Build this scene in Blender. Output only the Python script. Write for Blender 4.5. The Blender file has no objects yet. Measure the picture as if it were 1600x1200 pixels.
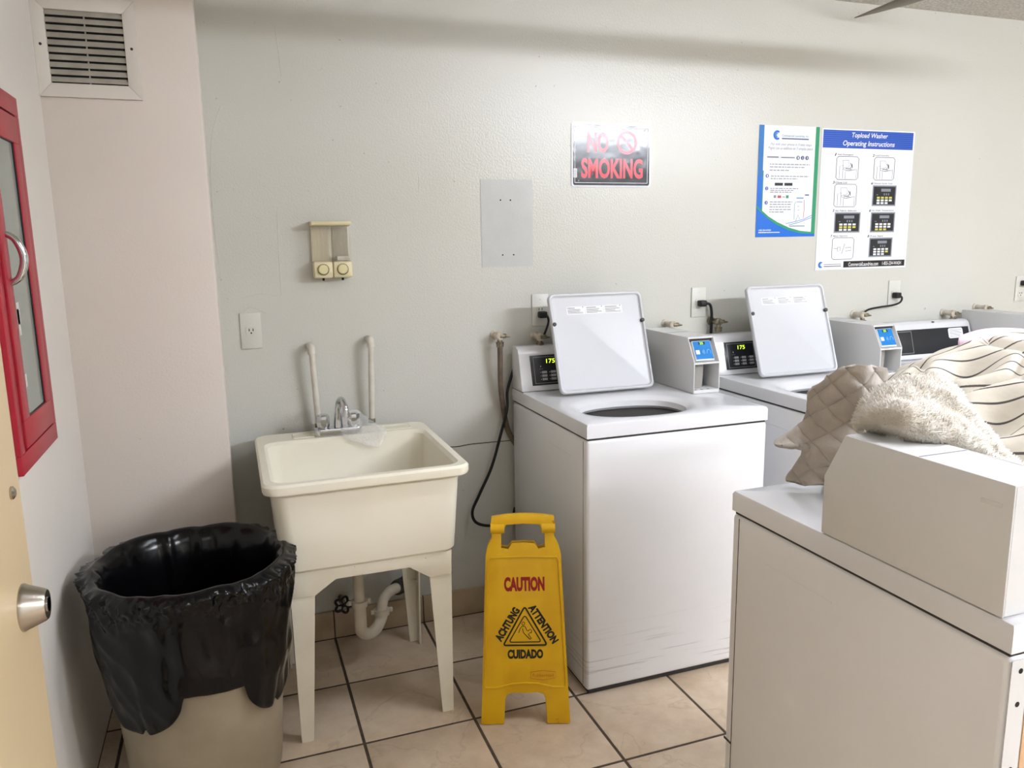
import bpy, bmesh, math, random
from mathutils import Vector, Matrix, noise
random.seed(7)
S = bpy.context.scene
C = S.collection
PI = math.pi

# ------------------------------------------------------------------ camera
CAM = Vector((0.0, -2.885, 1.5))
FPX = 1222.2
YAW, PITCH, ROLL = 0.342993, 0.180355, -0.016049
fw = Vector((math.sin(YAW)*math.cos(PITCH), math.cos(YAW)*math.cos(PITCH), -math.sin(PITCH)))
rt0 = Vector((math.cos(YAW), -math.sin(YAW), 0))
up0 = rt0.cross(fw)
rt = math.cos(ROLL)*rt0 + math.sin(ROLL)*up0
up = -math.sin(ROLL)*rt0 + math.cos(ROLL)*up0
cd = bpy.data.cameras.new('camera'); cam = bpy.data.objects.new('camera', cd); C.objects.link(cam)
cd.sensor_width = 36; cd.lens = FPX/1600*36; cd.clip_start = 0.02
cam.matrix_world = Matrix(((rt.x, up.x, -fw.x, CAM.x), (rt.y, up.y, -fw.y, CAM.y), (rt.z, up.z, -fw.z, CAM.z), (0, 0, 0, 1)))
S.camera = cam

# ------------------------------------------------------------------ world, exposure
wd = bpy.data.worlds.new('world'); S.world = wd; wd.use_nodes = True
wd.node_tree.nodes['Background'].inputs[0].default_value = (1, 0.98, 0.95, 1)
wd.node_tree.nodes['Background'].inputs[1].default_value = 0.05
S.view_settings.view_transform = 'Standard'; S.view_settings.look = 'None'
S.view_settings.gamma = 1.0; S.view_settings.use_curve_mapping = False
S.view_settings.exposure = 1.58
S.cycles.adaptive_threshold = 0.03; S.cycles.max_bounces = 6; S.cycles.diffuse_bounces = 3; S.cycles.glossy_bounces = 3; S.cycles.transparent_max_bounces = 6
# ceiling fixtures (x, y, height of the tube, length, half width, half height of the diffuser, radiance, colour)
FIXTURES = [(3.3, -3.4, 2.40, 1.8, 0.08, 0.036, 48, 'eff4ff'),
            (1.65, -1.55, 2.465, 1.2, 0.15, 0.012, 6.0, 'eff4ff'),  # fill panel added out of view to brighten floor and aisle
            (0.75, -3.6, 2.32, 2.4, 0.11, 0.055, 1.5, 'f6f8ff')]  # weak fill strip added out of view, brightens from behind

# ------------------------------------------------------------------ helpers
def lin(c):
    if isinstance(c, str):
        c = [int(c[i:i+2], 16)/255 for i in (0, 2, 4)]
    return tuple((x/12.92 if x <= 0.04045 else ((x+0.055)/1.055)**2.4) for x in c) + (1,)

def mat(name, col, rough=0.5, metal=0.0, col2=None, nscale=8, ndetail=4, bump=0.0, bscale=200, spec=0.5, emit=None,
        estr=0, trans=0, alpha=1, coat=0, spots=None, ior=1.45, bdetail=2, npos=(0.35, 0.65)):
    m = bpy.data.materials.new(name); m.use_nodes = True
    nt = m.node_tree; b = nt.nodes['Principled BSDF']; L = nt.links
    b.inputs['Base Color'].default_value = lin(col); b.inputs['Roughness'].default_value = rough
    b.inputs['Metallic'].default_value = metal; b.inputs['Specular IOR Level'].default_value = spec
    b.inputs['IOR'].default_value = ior
    tc = nt.nodes.new('ShaderNodeTexCoord')
    src = None
    if col2:
        n = nt.nodes.new('ShaderNodeTexNoise'); n.inputs['Scale'].default_value = nscale; n.inputs['Detail'].default_value = ndetail
        L.new(tc.outputs['Object'], n.inputs['Vector'])
        r = nt.nodes.new('ShaderNodeValToRGB'); r.color_ramp.elements[0].position = npos[0]; r.color_ramp.elements[1].position = npos[1]
        r.color_ramp.elements[0].color = lin(col); r.color_ramp.elements[1].color = lin(col2)
        L.new(n.outputs['Fac'], r.inputs['Fac']); src = r.outputs['Color']
    if spots:   # (colour, scale, threshold): sparse chips and scuffs
        n = nt.nodes.new('ShaderNodeTexNoise'); n.inputs['Scale'].default_value = spots[1]; n.inputs['Detail'].default_value = 3
        n.inputs['Roughness'].default_value = 0.7
        L.new(tc.outputs['Object'], n.inputs['Vector'])
        r = nt.nodes.new('ShaderNodeValToRGB'); r.color_ramp.elements[0].position = spots[2]; r.color_ramp.elements[1].position = spots[2]+0.03
        r.color_ramp.elements[0].color = (0, 0, 0, 1); r.color_ramp.elements[1].color = (1, 1, 1, 1)
        L.new(n.outputs['Fac'], r.inputs['Fac'])
        mx = nt.nodes.new('ShaderNodeMix'); mx.data_type = 'RGBA'
        L.new(r.outputs['Color'], mx.inputs[0])
        if src: L.new(src, mx.inputs[6])
        else: mx.inputs[6].default_value = lin(col)
        mx.inputs[7].default_value = lin(spots[0]); src = mx.outputs[2]
    if src: L.new(src, b.inputs['Base Color'])
    if bump:
        n = nt.nodes.new('ShaderNodeTexNoise'); n.inputs['Scale'].default_value = bscale; n.inputs['Detail'].default_value = bdetail
        L.new(tc.outputs['Object'], n.inputs['Vector'])
        bp = nt.nodes.new('ShaderNodeBump'); bp.inputs['Strength'].default_value = bump; bp.inputs['Distance'].default_value = 0.004
        L.new(n.outputs['Fac'], bp.inputs['Height']); L.new(bp.outputs['Normal'], b.inputs['Normal'])
    if emit:
        b.inputs['Emission Color'].default_value = lin(emit); b.inputs['Emission Strength'].default_value = estr
    b.inputs['Transmission Weight'].default_value = trans; b.inputs['Alpha'].default_value = alpha
    b.inputs['Coat Weight'].default_value = coat
    return m

def bx(bm, x0, x1, y0, y1, z0, z1, bev=0.0, seg=2):
    vs = [bm.verts.new((x, y, z)) for x in (x0, x1) for y in (y0, y1) for z in (z0, z1)]
    F = [(0, 1, 3, 2), (4, 6, 7, 5), (0, 4, 5, 1), (2, 3, 7, 6), (0, 2, 6, 4), (1, 5, 7, 3)]
    fs = [bm.faces.new([vs[i] for i in f]) for f in F]
    if bev > 0:
        es = list({e for f in fs for e in f.edges})
        bmesh.ops.bevel(bm, geom=es, offset=bev, segments=seg, profile=0.5, affect='EDGES')
    return vs

def prism(bm, pts, a, b, axis='x', bev=0.0, seg=2):
    """pts: 2-D outline; extruded from a to b along axis. x:(y,z) y:(x,z) z:(x,y)"""
    def P(p, t):
        return {'x': (t, p[0], p[1]), 'y': (p[0], t, p[1]), 'z': (p[0], p[1], t)}[axis]
    A = [bm.verts.new(P(p, a)) for p in pts]; B = [bm.verts.new(P(p, b)) for p in pts]
    n = len(pts); fs = [bm.faces.new(A), bm.faces.new(B[::-1])]
    for i in range(n):
        fs.append(bm.faces.new((A[i], B[i], B[(i+1) % n], A[(i+1) % n])))
    bmesh.ops.recalc_face_normals(bm, faces=fs)
    if bev > 0:
        es = list({e for f in fs[:2] for e in f.edges}) if len(pts) > 8 else list({e for f in fs for e in f.edges})
        bmesh.ops.bevel(bm, geom=es, offset=bev, segments=seg, profile=0.5, affect='EDGES')

def tube(bm, pts, r, n=10, caps=True, closed=False):
    pts = [Vector(p) for p in pts]; m = len(pts)
    R = r if isinstance(r, (list, tuple)) else [r]*m
    rings = []; up_ = None
    for i, p in enumerate(pts):
        if closed: t = (pts[(i+1) % m]-pts[i-1]).normalized()
        else: t = (pts[min(i+1, m-1)]-pts[max(i-1, 0)]).normalized()
        if up_ is None:
            up_ = Vector((0, 0, 1)) if abs(t.z) < 0.9 else Vector((1, 0, 0))
        u = (up_-t*up_.dot(t)).normalized(); v = t.cross(u); up_ = u
        rings.append([bm.verts.new(p+R[i]*(math.cos(2*PI*k/n)*u+math.sin(2*PI*k/n)*v)) for k in range(n)])
    for i in range(m if closed else m-1):
        a, b = rings[i], rings[(i+1) % m]
        for k in range(n):
            bm.faces.new((a[k], a[(k+1) % n], b[(k+1) % n], b[k]))
    if caps and not closed:
        bm.faces.new(rings[0][::-1]); bm.faces.new(rings[-1])

def smooth_path(P, k=8):
    P = [Vector(p) for p in P]; out = []
    for i in range(len(P)-1):
        p0 = P[max(i-1, 0)]; p1 = P[i]; p2 = P[i+1]; p3 = P[min(i+2, len(P)-1)]
        for j in range(k):
            t = j/k
            out.append(0.5*((2*p1)+(p2-p0)*t+(2*p0-5*p1+4*p2-p3)*t*t+(3*p1-p0-3*p2+p3)*t**3))
    out.append(P[-1]); return out

def lathe(bm, prof, n=32, c=(0, 0, 0), axis='z', arc=2*PI):
    rings = []
    full = abs(arc-2*PI) < 1e-6
    for r, h in prof:
        ring = []
        for k in range(n if full else n+1):
            a = arc*k/n
            x, y = r*math.cos(a), r*math.sin(a)
            p = {'z': (x, y, h), 'y': (x, h, y), 'x': (h, x, y)}[axis]
            ring.append(bm.verts.new((c[0]+p[0], c[1]+p[1], c[2]+p[2])))
        rings.append(ring)
    for a, b in zip(rings, rings[1:]):
        m = len(a)
        for k in range(m if full else m-1):
            bm.faces.new((a[k], a[(k+1) % m], b[(k+1) % m], b[k]))
    return rings

def lathec(bm, prof, n=24, c=(0, 0, 0), axis='z'):
    r = lathe(bm, prof, n, c, axis)
    if prof[0][0] > 1e-4: bm.faces.new(r[0][::-1])
    if prof[-1][0] > 1e-4: bm.faces.new(r[-1])

def obj(name, bm, m, parent=None, angle=35, fix=True):
    if fix: bmesh.ops.recalc_face_normals(bm, faces=bm.faces[:])
    me = bpy.data.meshes.new(name); bm.to_mesh(me); bm.free()
    me.materials.append(M[m] if isinstance(m, str) else m)
    me.polygons.foreach_set('use_smooth', [True]*len(me.polygons))
    me.set_sharp_from_angle(angle=math.radians(angle))
    o = bpy.data.objects.new(name, me); C.objects.link(o)
    if parent: o.parent = parent
    return o

def B(name, m, parent, *box, bev=0.0, seg=2):
    bm = bmesh.new(); bx(bm, *box, bev=bev, seg=seg); return obj(name, bm, m, parent)

def thing(name, label, cat, loc=(0, 0, 0), rotz=0.0, group=None):
    o = bpy.data.objects.new(name, None); C.objects.link(o); o.empty_display_size = 0.05
    o.location = loc; o.rotation_euler = (0, 0, rotz); o['label'] = label; o['category'] = cat
    if group: o['group'] = group
    return o

def tag(o, label, cat, group=None):
    o['label'] = label; o['category'] = cat
    if group: o['group'] = group
    return o

def struct(o, label=None):
    o['kind'] = 'structure'
    if label: o['label'] = label
    return o

def dup(root, loc, rotz=0.0, label=None, skip=()):
    r = root.copy(); C.objects.link(r); r.location = loc; r.rotation_euler = (0, 0, rotz)
    if label: r['label'] = label
    for ch in list(root.children):
        if ch.name.split('.')[0] in skip: continue
        c = ch.copy(); C.objects.link(c); c.parent = r
        for g in ch.children:
            d = g.copy(); C.objects.link(d); d.parent = c
    return r

def text_mesh(name, body, w, h, m, parent, mtx, bold=0.0, ext=0.0003, shear=0.0):
    """text fitted into w x h, centred on the origin of mtx, in mtx's XY plane"""
    cu = bpy.data.curves.new(name, 'FONT'); cu.body = body; cu.size = 1.0; cu.offset = bold
    cu.shear = shear; cu.resolution_u = 3; cu.align_x = 'CENTER'
    o = bpy.data.objects.new(name, cu); C.objects.link(o)
    dg = bpy.context.evaluated_depsgraph_get()
    me = bpy.data.meshes.new_from_object(o.evaluated_get(dg))
    bpy.data.objects.remove(o); bpy.data.curves.remove(cu)
    xs = [v.co.x for v in me.vertices]; ys = [v.co.y for v in me.vertices]
    x0, x1, y0, y1 = min(xs), max(xs), min(ys), max(ys)
    for v in me.vertices:
        v.co = mtx @ Vector(((v.co.x-(x0+x1)/2)/(x1-x0)*w, (v.co.y-(y0+y1)/2)/(y1-y0)*h, ext))
    me.name = name; me.materials.clear(); me.materials.append(M[m])
    q = bpy.data.objects.new(name, me); C.objects.link(q); q.parent = parent
    return q

def ray(px, py):
    return (px-800)*rt-(py-600)*up+FPX*fw
def atY(px, py, Y): d = ray(px, py); return CAM+d*((Y-CAM.y)/d.y)
def atX(px, py, X): d = ray(px, py); return CAM+d*((X-CAM.x)/d.x)
def atZ(px, py, Z): d = ray(px, py); return CAM+d*((Z-CAM.z)/d.z)

def patch(ctrl, nu, nv):
    """Catmull-Rom surface through a grid of control points -> list of rows of Vectors"""
    rows = [smooth_path(r, max(1, nu//(len(r)-1))) for r in ctrl]
    cols = []
    for j in range(len(rows[0])):
        cols.append(smooth_path([r[j] for r in rows], max(1, nv//(len(ctrl)-1))))
    return [[cols[j][i] for j in range(len(cols))] for i in range(len(cols[0]))]

def grid_faces(bm, G, wrap=False):
    V = [[bm.verts.new(p) for p in row] for row in G]
    n = len(V[0])
    for i in range(len(V)-1):
        for j in range(n if wrap else n-1):
            bm.faces.new((V[i][j], V[i][(j+1) % n], V[i+1][(j+1) % n], V[i+1][j]))
    return V

# ------------------------------------------------------------------ materials
M = {}
def wall_mat(name, col, col2, spots, rough=0.27, bump=0.24, bscale=140):
    return mat(name, col, rough, col2=col2, nscale=1.6, ndetail=2, bump=bump, bscale=bscale, spots=spots, spec=0.5)
M['wall'] = wall_mat('wall_paint', 'd0cfc7', 'cecdc3', ('aaa395', 30, 0.70))
M['wall_warm'] = wall_mat('column_paint', 'e6dcd2', 'e2d7cc', ('9d9686', 26, 0.735), rough=0.45, bump=0.12)
M['wall_white'] = wall_mat('side_wall_paint', 'efeae2', 'ebe5dc', ('b5ab9c', 26, 0.745), rough=0.45, bump=0.12)
M['patch'] = mat('bare_patch', 'c3c4c1', 0.35, col2='bfc0bc', nscale=12, bump=0.05)
M['ceiling'] = mat('popcorn_ceiling', 'dcdad4', 0.9, col2='b9b7b0', nscale=90, ndetail=3, bump=1.0, bscale=130)
M['grout'] = mat('grout', '4a3f35', 0.9, col2='5a4d41', nscale=40, bump=0.2)
M['white_enamel'] = mat('white_enamel', 'e4e4e6', 0.22, col2='e0e0e2', nscale=3, coat=0.25)
M['enamel_side'] = mat('white_enamel_cabinet', 'eaeaec', 0.28, col2='e7e7e8', nscale=3, spots=('8f8b86', 60, 0.80))
M['lid_enamel'] = mat('white_enamel_lid', 'cccdd0', 0.34, bump=0.06, bscale=500)
M['box_paint'] = mat('grey_white_powder_coat', 'd9d9d8', 0.38, bump=0.03, bscale=500)
M['hardboard'] = mat('tan_hardboard', 'd8b088', 0.6, col2='cfa67e', nscale=14)
M['seam'] = mat('dark_seam', '3b3835', 0.8)
M['black'] = mat('black_plastic', '16161a', 0.4)
M['panel_black'] = mat('control_panel_black', '26272b', 0.3)
M['panel_line'] = mat('control_panel_line', 'a9a9ac', 0.4)
M['button'] = mat('button_silver', 'b9b9bc', 0.4)
M['led'] = mat('led_green', 'c8e83a', 0.5, emit='c8f030', estr=0.8)
M['blue'] = mat('reader_blue', '1779c4', 0.3)
M['blue_led'] = mat('reader_led', 'a6f23c', 0.5, emit='a0f038', estr=0.7)
M['paleblue'] = mat('reader_pale_blue', '7fc0ee', 0.4)
M['white_print'] = mat('white_print', 'f2f2f2', 0.5)
M['steel'] = mat('tub_steel', 'd2d2d0', 0.35, metal=0.5)
M['grey_cup'] = mat('grey_cup', '9c9891', 0.45)
M['chrome'] = mat('chrome', 'd0d2d6', 0.08, metal=1.0)
M['brushed'] = mat('brushed_steel', 'b4ada2', 0.25, metal=1.0, bump=0.03, bscale=300)
M['brass'] = mat('old_brass', '5e5340', 0.45, metal=0.6, col2='9a917c', nscale=60)
M['painted_valve'] = mat('painted_pipe', 'd6cfc2', 0.5, col2='b7a98f', nscale=45)
M['hose_brown'] = mat('rubber_hose_brown', '7a6a58', 0.6, col2='5e5145', nscale=20)
M['cord'] = mat('black_cord', '121214', 0.45)
M['sink'] = mat('sink_plastic', 'f3eedd', 0.32, col2='efe9d5', nscale=4, spots=('a79e87', 55, 0.79))
M['leg'] = mat('sink_leg_plastic', 'efe9d8', 0.4, col2='e8e1cd', nscale=9, spots=('8a7f6c', 70, 0.72))
M['pvc'] = mat('white_pvc', 'ddd5c4', 0.4, col2='d2c8b4', nscale=14)
M['rubber'] = mat('grey_rubber', '56544e', 0.6, col2='3b3a37', nscale=30)
M['pipe_white'] = mat('painted_white_pipe', 'dedace', 0.4, col2='d4cdbd', nscale=20)
M['plastic_film'] = mat('clear_film', 'ffffff', 0.1, alpha=0.26, bump=0.3, bscale=40, spec=0.8)
M['beige_plastic'] = mat('dispenser_beige', 'e6dcb4', 0.35)
M['knob_beige'] = mat('dispenser_button', 'dfd6a4', 0.35)
M['clear'] = mat('dispenser_clear', 'e6e0d8', 0.1, alpha=0.22)
M['outlet'] = mat('outlet_plate', 'd6d5cc', 0.35)
M['dark_hole'] = mat('dark_hole', '141210', 0.8)
M['yellow'] = mat('yellow_plastic', 'e8b810', 0.38, col2='dca808', nscale=7, spots=('b8860a', 16, 0.70), bump=0.04, bscale=250)
M['caution_red'] = mat('caution_red', '9c1512', 0.5)
M['black_print'] = mat('black_print', '16140f', 0.5)
M['emboss'] = mat('emboss_yellow_brown', 'c07c12', 0.5)
M['bag'] = mat('bin_liner_black', '08080a', 0.19, bump=0.35, bscale=16, bdetail=3, spec=0.36)
M['bin'] = mat('bin_beige', 'a89c86', 0.55, col2='9c907a', nscale=6)
M['red'] = mat('cabinet_red', 'b01f33', 0.35)
M['glass'] = mat('cabinet_glass', '9aa39c', 0.08, col2='8f9891', nscale=3)
M['glass_print'] = mat('glass_print', 'd9d9d4', 0.5)
M['door'] = mat('door_beige', 'e3cda6', 0.4, col2='dfc8a0', nscale=3)
M['vent'] = mat('vent_paint', 'dfd8cd', 0.45)
M['slat'] = mat('vent_slat', 'bdb6a8', 0.5, col2='aaa394', nscale=20)
M['sign_black'] = mat('sign_black', '1d1e22', 0.16, bump=0.25, bscale=14)
M['sign_red'] = mat('sign_red', 'e0283c', 0.2)
M['sign_edge'] = mat('sign_edge_white', 'e4e6ee', 0.25)
M['paper'] = mat('poster_paper', 'eceef2', 0.4)
M['p_blue'] = mat('poster_blue', '1f4bb4', 0.4)
M['p_blue2'] = mat('poster_border_blue', '1f6fb4', 0.4)
M['p_bright'] = mat('poster_bright_blue', '0f6ad0', 0.4)
M['p_green'] = mat('poster_green', '2c9468', 0.4)
M['p_grey'] = mat('poster_grey_text', '8a8f98', 0.5)
M['p_teal'] = mat('poster_teal_text', '5f8fae', 0.5)
M['p_yellow'] = mat('poster_yellow', 'd8cf5a', 0.5)
M['p_navy'] = mat('poster_navy', '2b3f74', 0.5)
M['p_red'] = mat('poster_red', 'c8505a', 0.5)
M['label_grey'] = mat('label_print_grey', '85858a', 0.5)
M['quilt'] = mat('quilt_grey', 'bab1a7', 0.6, col2='b0a79c', nscale=14, bump=0.25, bscale=160)
M['fleece'] = mat('fleece_cream', 'e6dccb', 0.95, col2='d8ccb8', nscale=40)
M['pile'] = mat('fleece_pile', 'f5efe4', 0.95, col2='e8dece', nscale=25)
M['pink'] = mat('pink_cloth', 'ecc6dc', 0.8)
M['conduit'] = mat('grey_conduit', '8f8a80', 0.5)
M['added_shadow_pipe'] = mat('added_pipe_paint', 'd8d4cb', 0.5)
M['fixture'] = mat('fixture_white', 'e6e6e4', 0.4)

# scuffed enamel: horizontal rub marks low on the cabinets
def scuff(m):
    nt = m.node_tree; L = nt.links; b = nt.nodes['Principled BSDF']; src = b.inputs['Base Color'].links[0].from_socket
    tc = nt.nodes.new('ShaderNodeTexCoord'); mp = nt.nodes.new('ShaderNodeMapping'); mp.inputs['Scale'].default_value = (2.5, 2.5, 70)
    L.new(tc.outputs['Object'], mp.inputs['Vector'])
    n = nt.nodes.new('ShaderNodeTexNoise'); n.inputs['Scale'].default_value = 1.6; n.inputs['Detail'].default_value = 3; L.new(mp.outputs[0], n.inputs['Vector'])
    r = nt.nodes.new('ShaderNodeValToRGB'); r.color_ramp.elements[0].position = 0.60; r.color_ramp.elements[1].position = 0.68
    r.color_ramp.elements[0].color = (0, 0, 0, 1); r.color_ramp.elements[1].color = (1, 1, 1, 1); L.new(n.outputs['Fac'], r.inputs['Fac'])
    sp = nt.nodes.new('ShaderNodeSeparateXYZ'); L.new(tc.outputs['Object'], sp.inputs[0])
    mr = nt.nodes.new('ShaderNodeMapRange'); mr.inputs[1].default_value = 0.26; mr.inputs[2].default_value = 0.06; mr.inputs[3].default_value = 0.0; mr.inputs[4].default_value = 0.45
    L.new(sp.outputs['Z'], mr.inputs[0])
    mu = nt.nodes.new('ShaderNodeMath'); mu.operation = 'MULTIPLY'; L.new(r.outputs['Color'], mu.inputs[0]); L.new(mr.outputs[0], mu.inputs[1])
    mx = nt.nodes.new('ShaderNodeMix'); mx.data_type = 'RGBA'; L.new(mu.outputs[0], mx.inputs[0]); L.new(src, mx.inputs[6]); mx.inputs[7].default_value = lin('8f8a84')
    L.new(mx.outputs[2], b.inputs['Base Color'])
scuff(M['enamel_side'])

# tile: mottled travertine with veins
def tile_mat():
    m = bpy.data.materials.new('floor_tile'); m.use_nodes = True; nt = m.node_tree; L = nt.links
    b = nt.nodes['Principled BSDF']; b.inputs['Roughness'].default_value = 0.38
    g = nt.nodes.new('ShaderNodeNewGeometry')
    oi = nt.nodes.new('ShaderNodeObjectInfo')
    ad = nt.nodes.new('ShaderNodeVectorMath'); ad.operation = 'ADD'
    sc = nt.nodes.new('ShaderNodeVectorMath'); sc.operation = 'SCALE'; sc.inputs[3].default_value = 7.0
    cb = nt.nodes.new('ShaderNodeCombineXYZ')
    L.new(oi.outputs['Random'], cb.inputs[0]); L.new(oi.outputs['Random'], cb.inputs[2])
    L.new(cb.outputs[0], sc.inputs[0]); L.new(g.outputs['Position'], ad.inputs[0]); L.new(sc.outputs[0], ad.inputs[1])
    n1 = nt.nodes.new('ShaderNodeTexNoise'); n1.inputs['Scale'].default_value = 5; n1.inputs['Detail'].default_value = 8; n1.inputs['Roughness'].default_value = 0.65
    L.new(ad.outputs[0], n1.inputs['Vector'])
    r1 = nt.nodes.new('ShaderNodeValToRGB'); cr = r1.color_ramp
    cr.elements[0].position = 0.30; cr.elements[0].color = lin('c4ad92'); cr.elements[1].position = 0.72; cr.elements[1].color = lin('e4d3bd')
    e = cr.elements.new(0.5); e.color = lin('d6c1a7')
    L.new(n1.outputs['Fac'], r1.inputs['Fac'])
    n2 = nt.nodes.new('ShaderNodeTexNoise'); n2.inputs['Scale'].default_value = 3.2; n2.inputs['Detail'].default_value = 6; n2.inputs['Distortion'].default_value = 0.8
    L.new(ad.outputs[0], n2.inputs['Vector'])
    r2 = nt.nodes.new('ShaderNodeValToRGB'); c2 = r2.color_ramp
    c2.elements[0].position = 0.488; c2.elements[0].color = (1, 1, 1, 1); c2.elements[1].position = 0.5; c2.elements[1].color = (0.55, 0.48, 0.40, 1)
    e = c2.elements.new(0.512); e.color = (1, 1, 1, 1)
    L.new(n2.outputs['Fac'], r2.inputs['Fac'])
    mx = nt.nodes.new('ShaderNodeMix'); mx.data_type = 'RGBA'; mx.blend_type = 'MULTIPLY'; mx.inputs[0].default_value = 0.28
    L.new(r1.outputs['Color'], mx.inputs[6]); L.new(r2.outputs['Color'], mx.inputs[7]); L.new(mx.outputs[2], b.inputs['Base Color'])
    bp = nt.nodes.new('ShaderNodeBump'); bp.inputs['Strength'].default_value = 0.25; bp.inputs['Distance'].default_value = 0.004
    L.new(n1.outputs['Fac'], bp.inputs['Height']); L.new(bp.outputs['Normal'], b.inputs['Normal'])
    return m
M['tile'] = tile_mat()
M['base_tile'] = mat('baseboard_tile', 'bda88c', 0.4, col2='ad987c', nscale=9, bump=0.1, bscale=40)

# striped comforter cloth: stripe phase comes from the mesh attribute 'stripe'
def stripe_mat():
    m = bpy.data.materials.new('striped_cotton'); m.use_nodes = True; nt = m.node_tree; L = nt.links
    b = nt.nodes['Principled BSDF']; b.inputs['Roughness'].default_value = 0.85
    at = nt.nodes.new('ShaderNodeAttribute'); at.attribute_name = 'stripe'
    fr = nt.nodes.new('ShaderNodeMath'); fr.operation = 'FRACT'; L.new(at.outputs['Fac'], fr.inputs[0])
    r = nt.nodes.new('ShaderNodeValToRGB'); cr = r.color_ramp
    cr.elements[0].position = 0.0; cr.elements[0].color = lin('d2cabb'); cr.elements[1].position = 1.0; cr.elements[1].color = lin('d2cabb')
    for p, c in ((0.435, 'd2cabb'), (0.45, '4c4742'), (0.55, '4c4742'), (0.565, 'd2cabb')):
        e = cr.elements.new(p); e.color = lin(c)
    L.new(fr.outputs[0], r.inputs['Fac']); L.new(r.outputs['Color'], b.inputs['Base Color'])
    tc = nt.nodes.new('ShaderNodeTexCoord'); n = nt.nodes.new('ShaderNodeTexNoise'); n.inputs['Scale'].default_value = 30
    L.new(tc.outputs['Object'], n.inputs['Vector'])
    bp = nt.nodes.new('ShaderNodeBump'); bp.inputs['Strength'].default_value = 0.3; bp.inputs['Distance'].default_value = 0.01
    L.new(n.outputs['Fac'], bp.inputs['Height']); L.new(bp.outputs['Normal'], b.inputs['Normal'])
    return m
M['stripe'] = stripe_mat()

# ------------------------------------------------------------------ room shell
XL, XR, YB, YR, ZC = -0.47, 6.2, 0.0, -5.2, 2.487
COLX, COLY = -0.037, -0.20
wb = struct(B('wall_back', 'wall', None, COLX-0.02, XR+0.1, 0.0, 0.12, 0, ZC+0.05), 'glossy white painted back wall')
struct(B('wall_left', 'wall_white', None, XL-0.12, XL, YR-0.1, 0.12, 0, ZC+0.05), 'white side wall carrying the red cabinet')
struct(B('wall_column', 'wall_warm', None, XL-0.02, COLX, COLY, 0.12, 0, ZC+0.05, bev=0.006), 'cream painted boxed-out wall section with the air vent')
struct(B('wall_right', 'wall', None, XR, XR+0.12, YR-0.1, 0.12, 0, ZC+0.05))
struct(B('wall_rear', 'wall', None, XL-0.12, XR+0.12, YR-0.12, YR, 0, ZC+0.05))
struct(B('ceiling', 'ceiling', None, XL-0.12, XR+0.12, YR-0.12, 0.12, ZC, ZC+0.1), 'popcorn textured ceiling')
fl = struct(B('floor', 'grout', None, XL-0.12, XR+0.12, YR-0.12, 0.12, -0.06, -0.0018), 'beige mottled stone-look tile floor')

# smoother unpainted patch with leftover anchor holes
pt = B('paint_patch', 'patch', wb, 0.916, 1.126, -0.0015, 0.001, 1.404, 1.731)
for x, z in ((0.995, 1.655), (1.035, 1.655), (1.0, 1.449), (1.045, 1.449)):
    bm = bmesh.new(); lathec(bm, [(0.003, -0.003), (0.003, -0.0012)], 8, (x, 0, z), 'y'); obj('anchor_hole', bm, 'dark_hole', wb)
# plaster crack at the left of the sink wall and along the washers
bm = bmesh.new(); tube(bm, smooth_path([(0.69, -0.0005, 0.705), (0.74, -0.0005, 0.712), (0.80, -0.0005, 0.709), (0.86, -0.0005, 0.713), (1.02, -0.0005, 0.711)]), 0.0016, 5)
obj('plaster_crack', bm, 'seam', wb)

for L_ in ([(433, 330), (436, 400), (440, 462)], [(378, 466), (405, 459), (439, 462)], [(345, 165), (331, 215), (330, 290), (338, 380), (346, 440)],
           [(380, 488), (392, 480), (415, 489)], [(440, 120), (432, 60), (428, 40)], [(1240, 365), (1243, 340), (1242, 300)], [(655, 275), (655, 300)]):
    bm = bmesh.new(); tube(bm, smooth_path([atY(a_, b_, 0.0004) for a_, b_ in L_], 5), 0.0016, 6); obj('paint_ridge', bm, 'wall', wb)

# floor tiles
TX0, TY0, TP, TQ = 0.284, -0.346, 0.351, 0.3535
tile_me = {}
def tile(x0, x1, y0, y1):
    k = (round(x1-x0, 4), round(y1-y0, 4))
    if k not in tile_me:
        bm = bmesh.new(); w, d = k
        bx(bm, -w/2, w/2, -d/2, d/2, -0.008, 0.0, 0)
        tops = [e for e in bm.edges if all(v.co.z > -0.001 for v in e.verts)]
        bmesh.ops.bevel(bm, geom=tops, offset=0.002, segments=2, profile=0.5, affect='EDGES')
        o = obj('tile', bm, 'tile', fl); tile_me[k] = o.data
    else:
        o = bpy.data.objects.new('tile', tile_me[k]); C.objects.link(o); o.parent = fl
    o.location = ((x0+x1)/2, (y0+y1)/2, random.uniform(-0.0004, 0.0))
g = 0.0046
for i in range(-3, 8):
    for j in range(-1, 9):
        x0 = max(TX0+i*TP+g, XL+0.002); x1 = TX0+(i+1)*TP-g
        y1 = min(TY0-j*TQ-g, -0.012); y0 = TY0-(j+1)*TQ+g
        if x1-x0 < 0.02 or y1-y0 < 0.02: continue
        tile(x0, x1, y0, y1)
bm = bmesh.new()
for i in range(-3, 17):
    for j in range(-1, 14):
        if i < 8 and j < 9: continue
        x0 = max(TX0+i*TP+g, XL+0.002); x1 = min(TX0+(i+1)*TP-g, XR-0.01)
        y1 = min(TY0-j*TQ-g, -0.012); y0 = max(TY0-(j+1)*TQ+g, YR+0.01)
        if x1-x0 < 0.02 or y1-y0 < 0.02: continue
        bx(bm, x0, x1, y0, y1, -0.01, 0.0)
o = obj('far_tiles', bm, 'tile', fl); o['kind'] = 'stuff'

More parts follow.
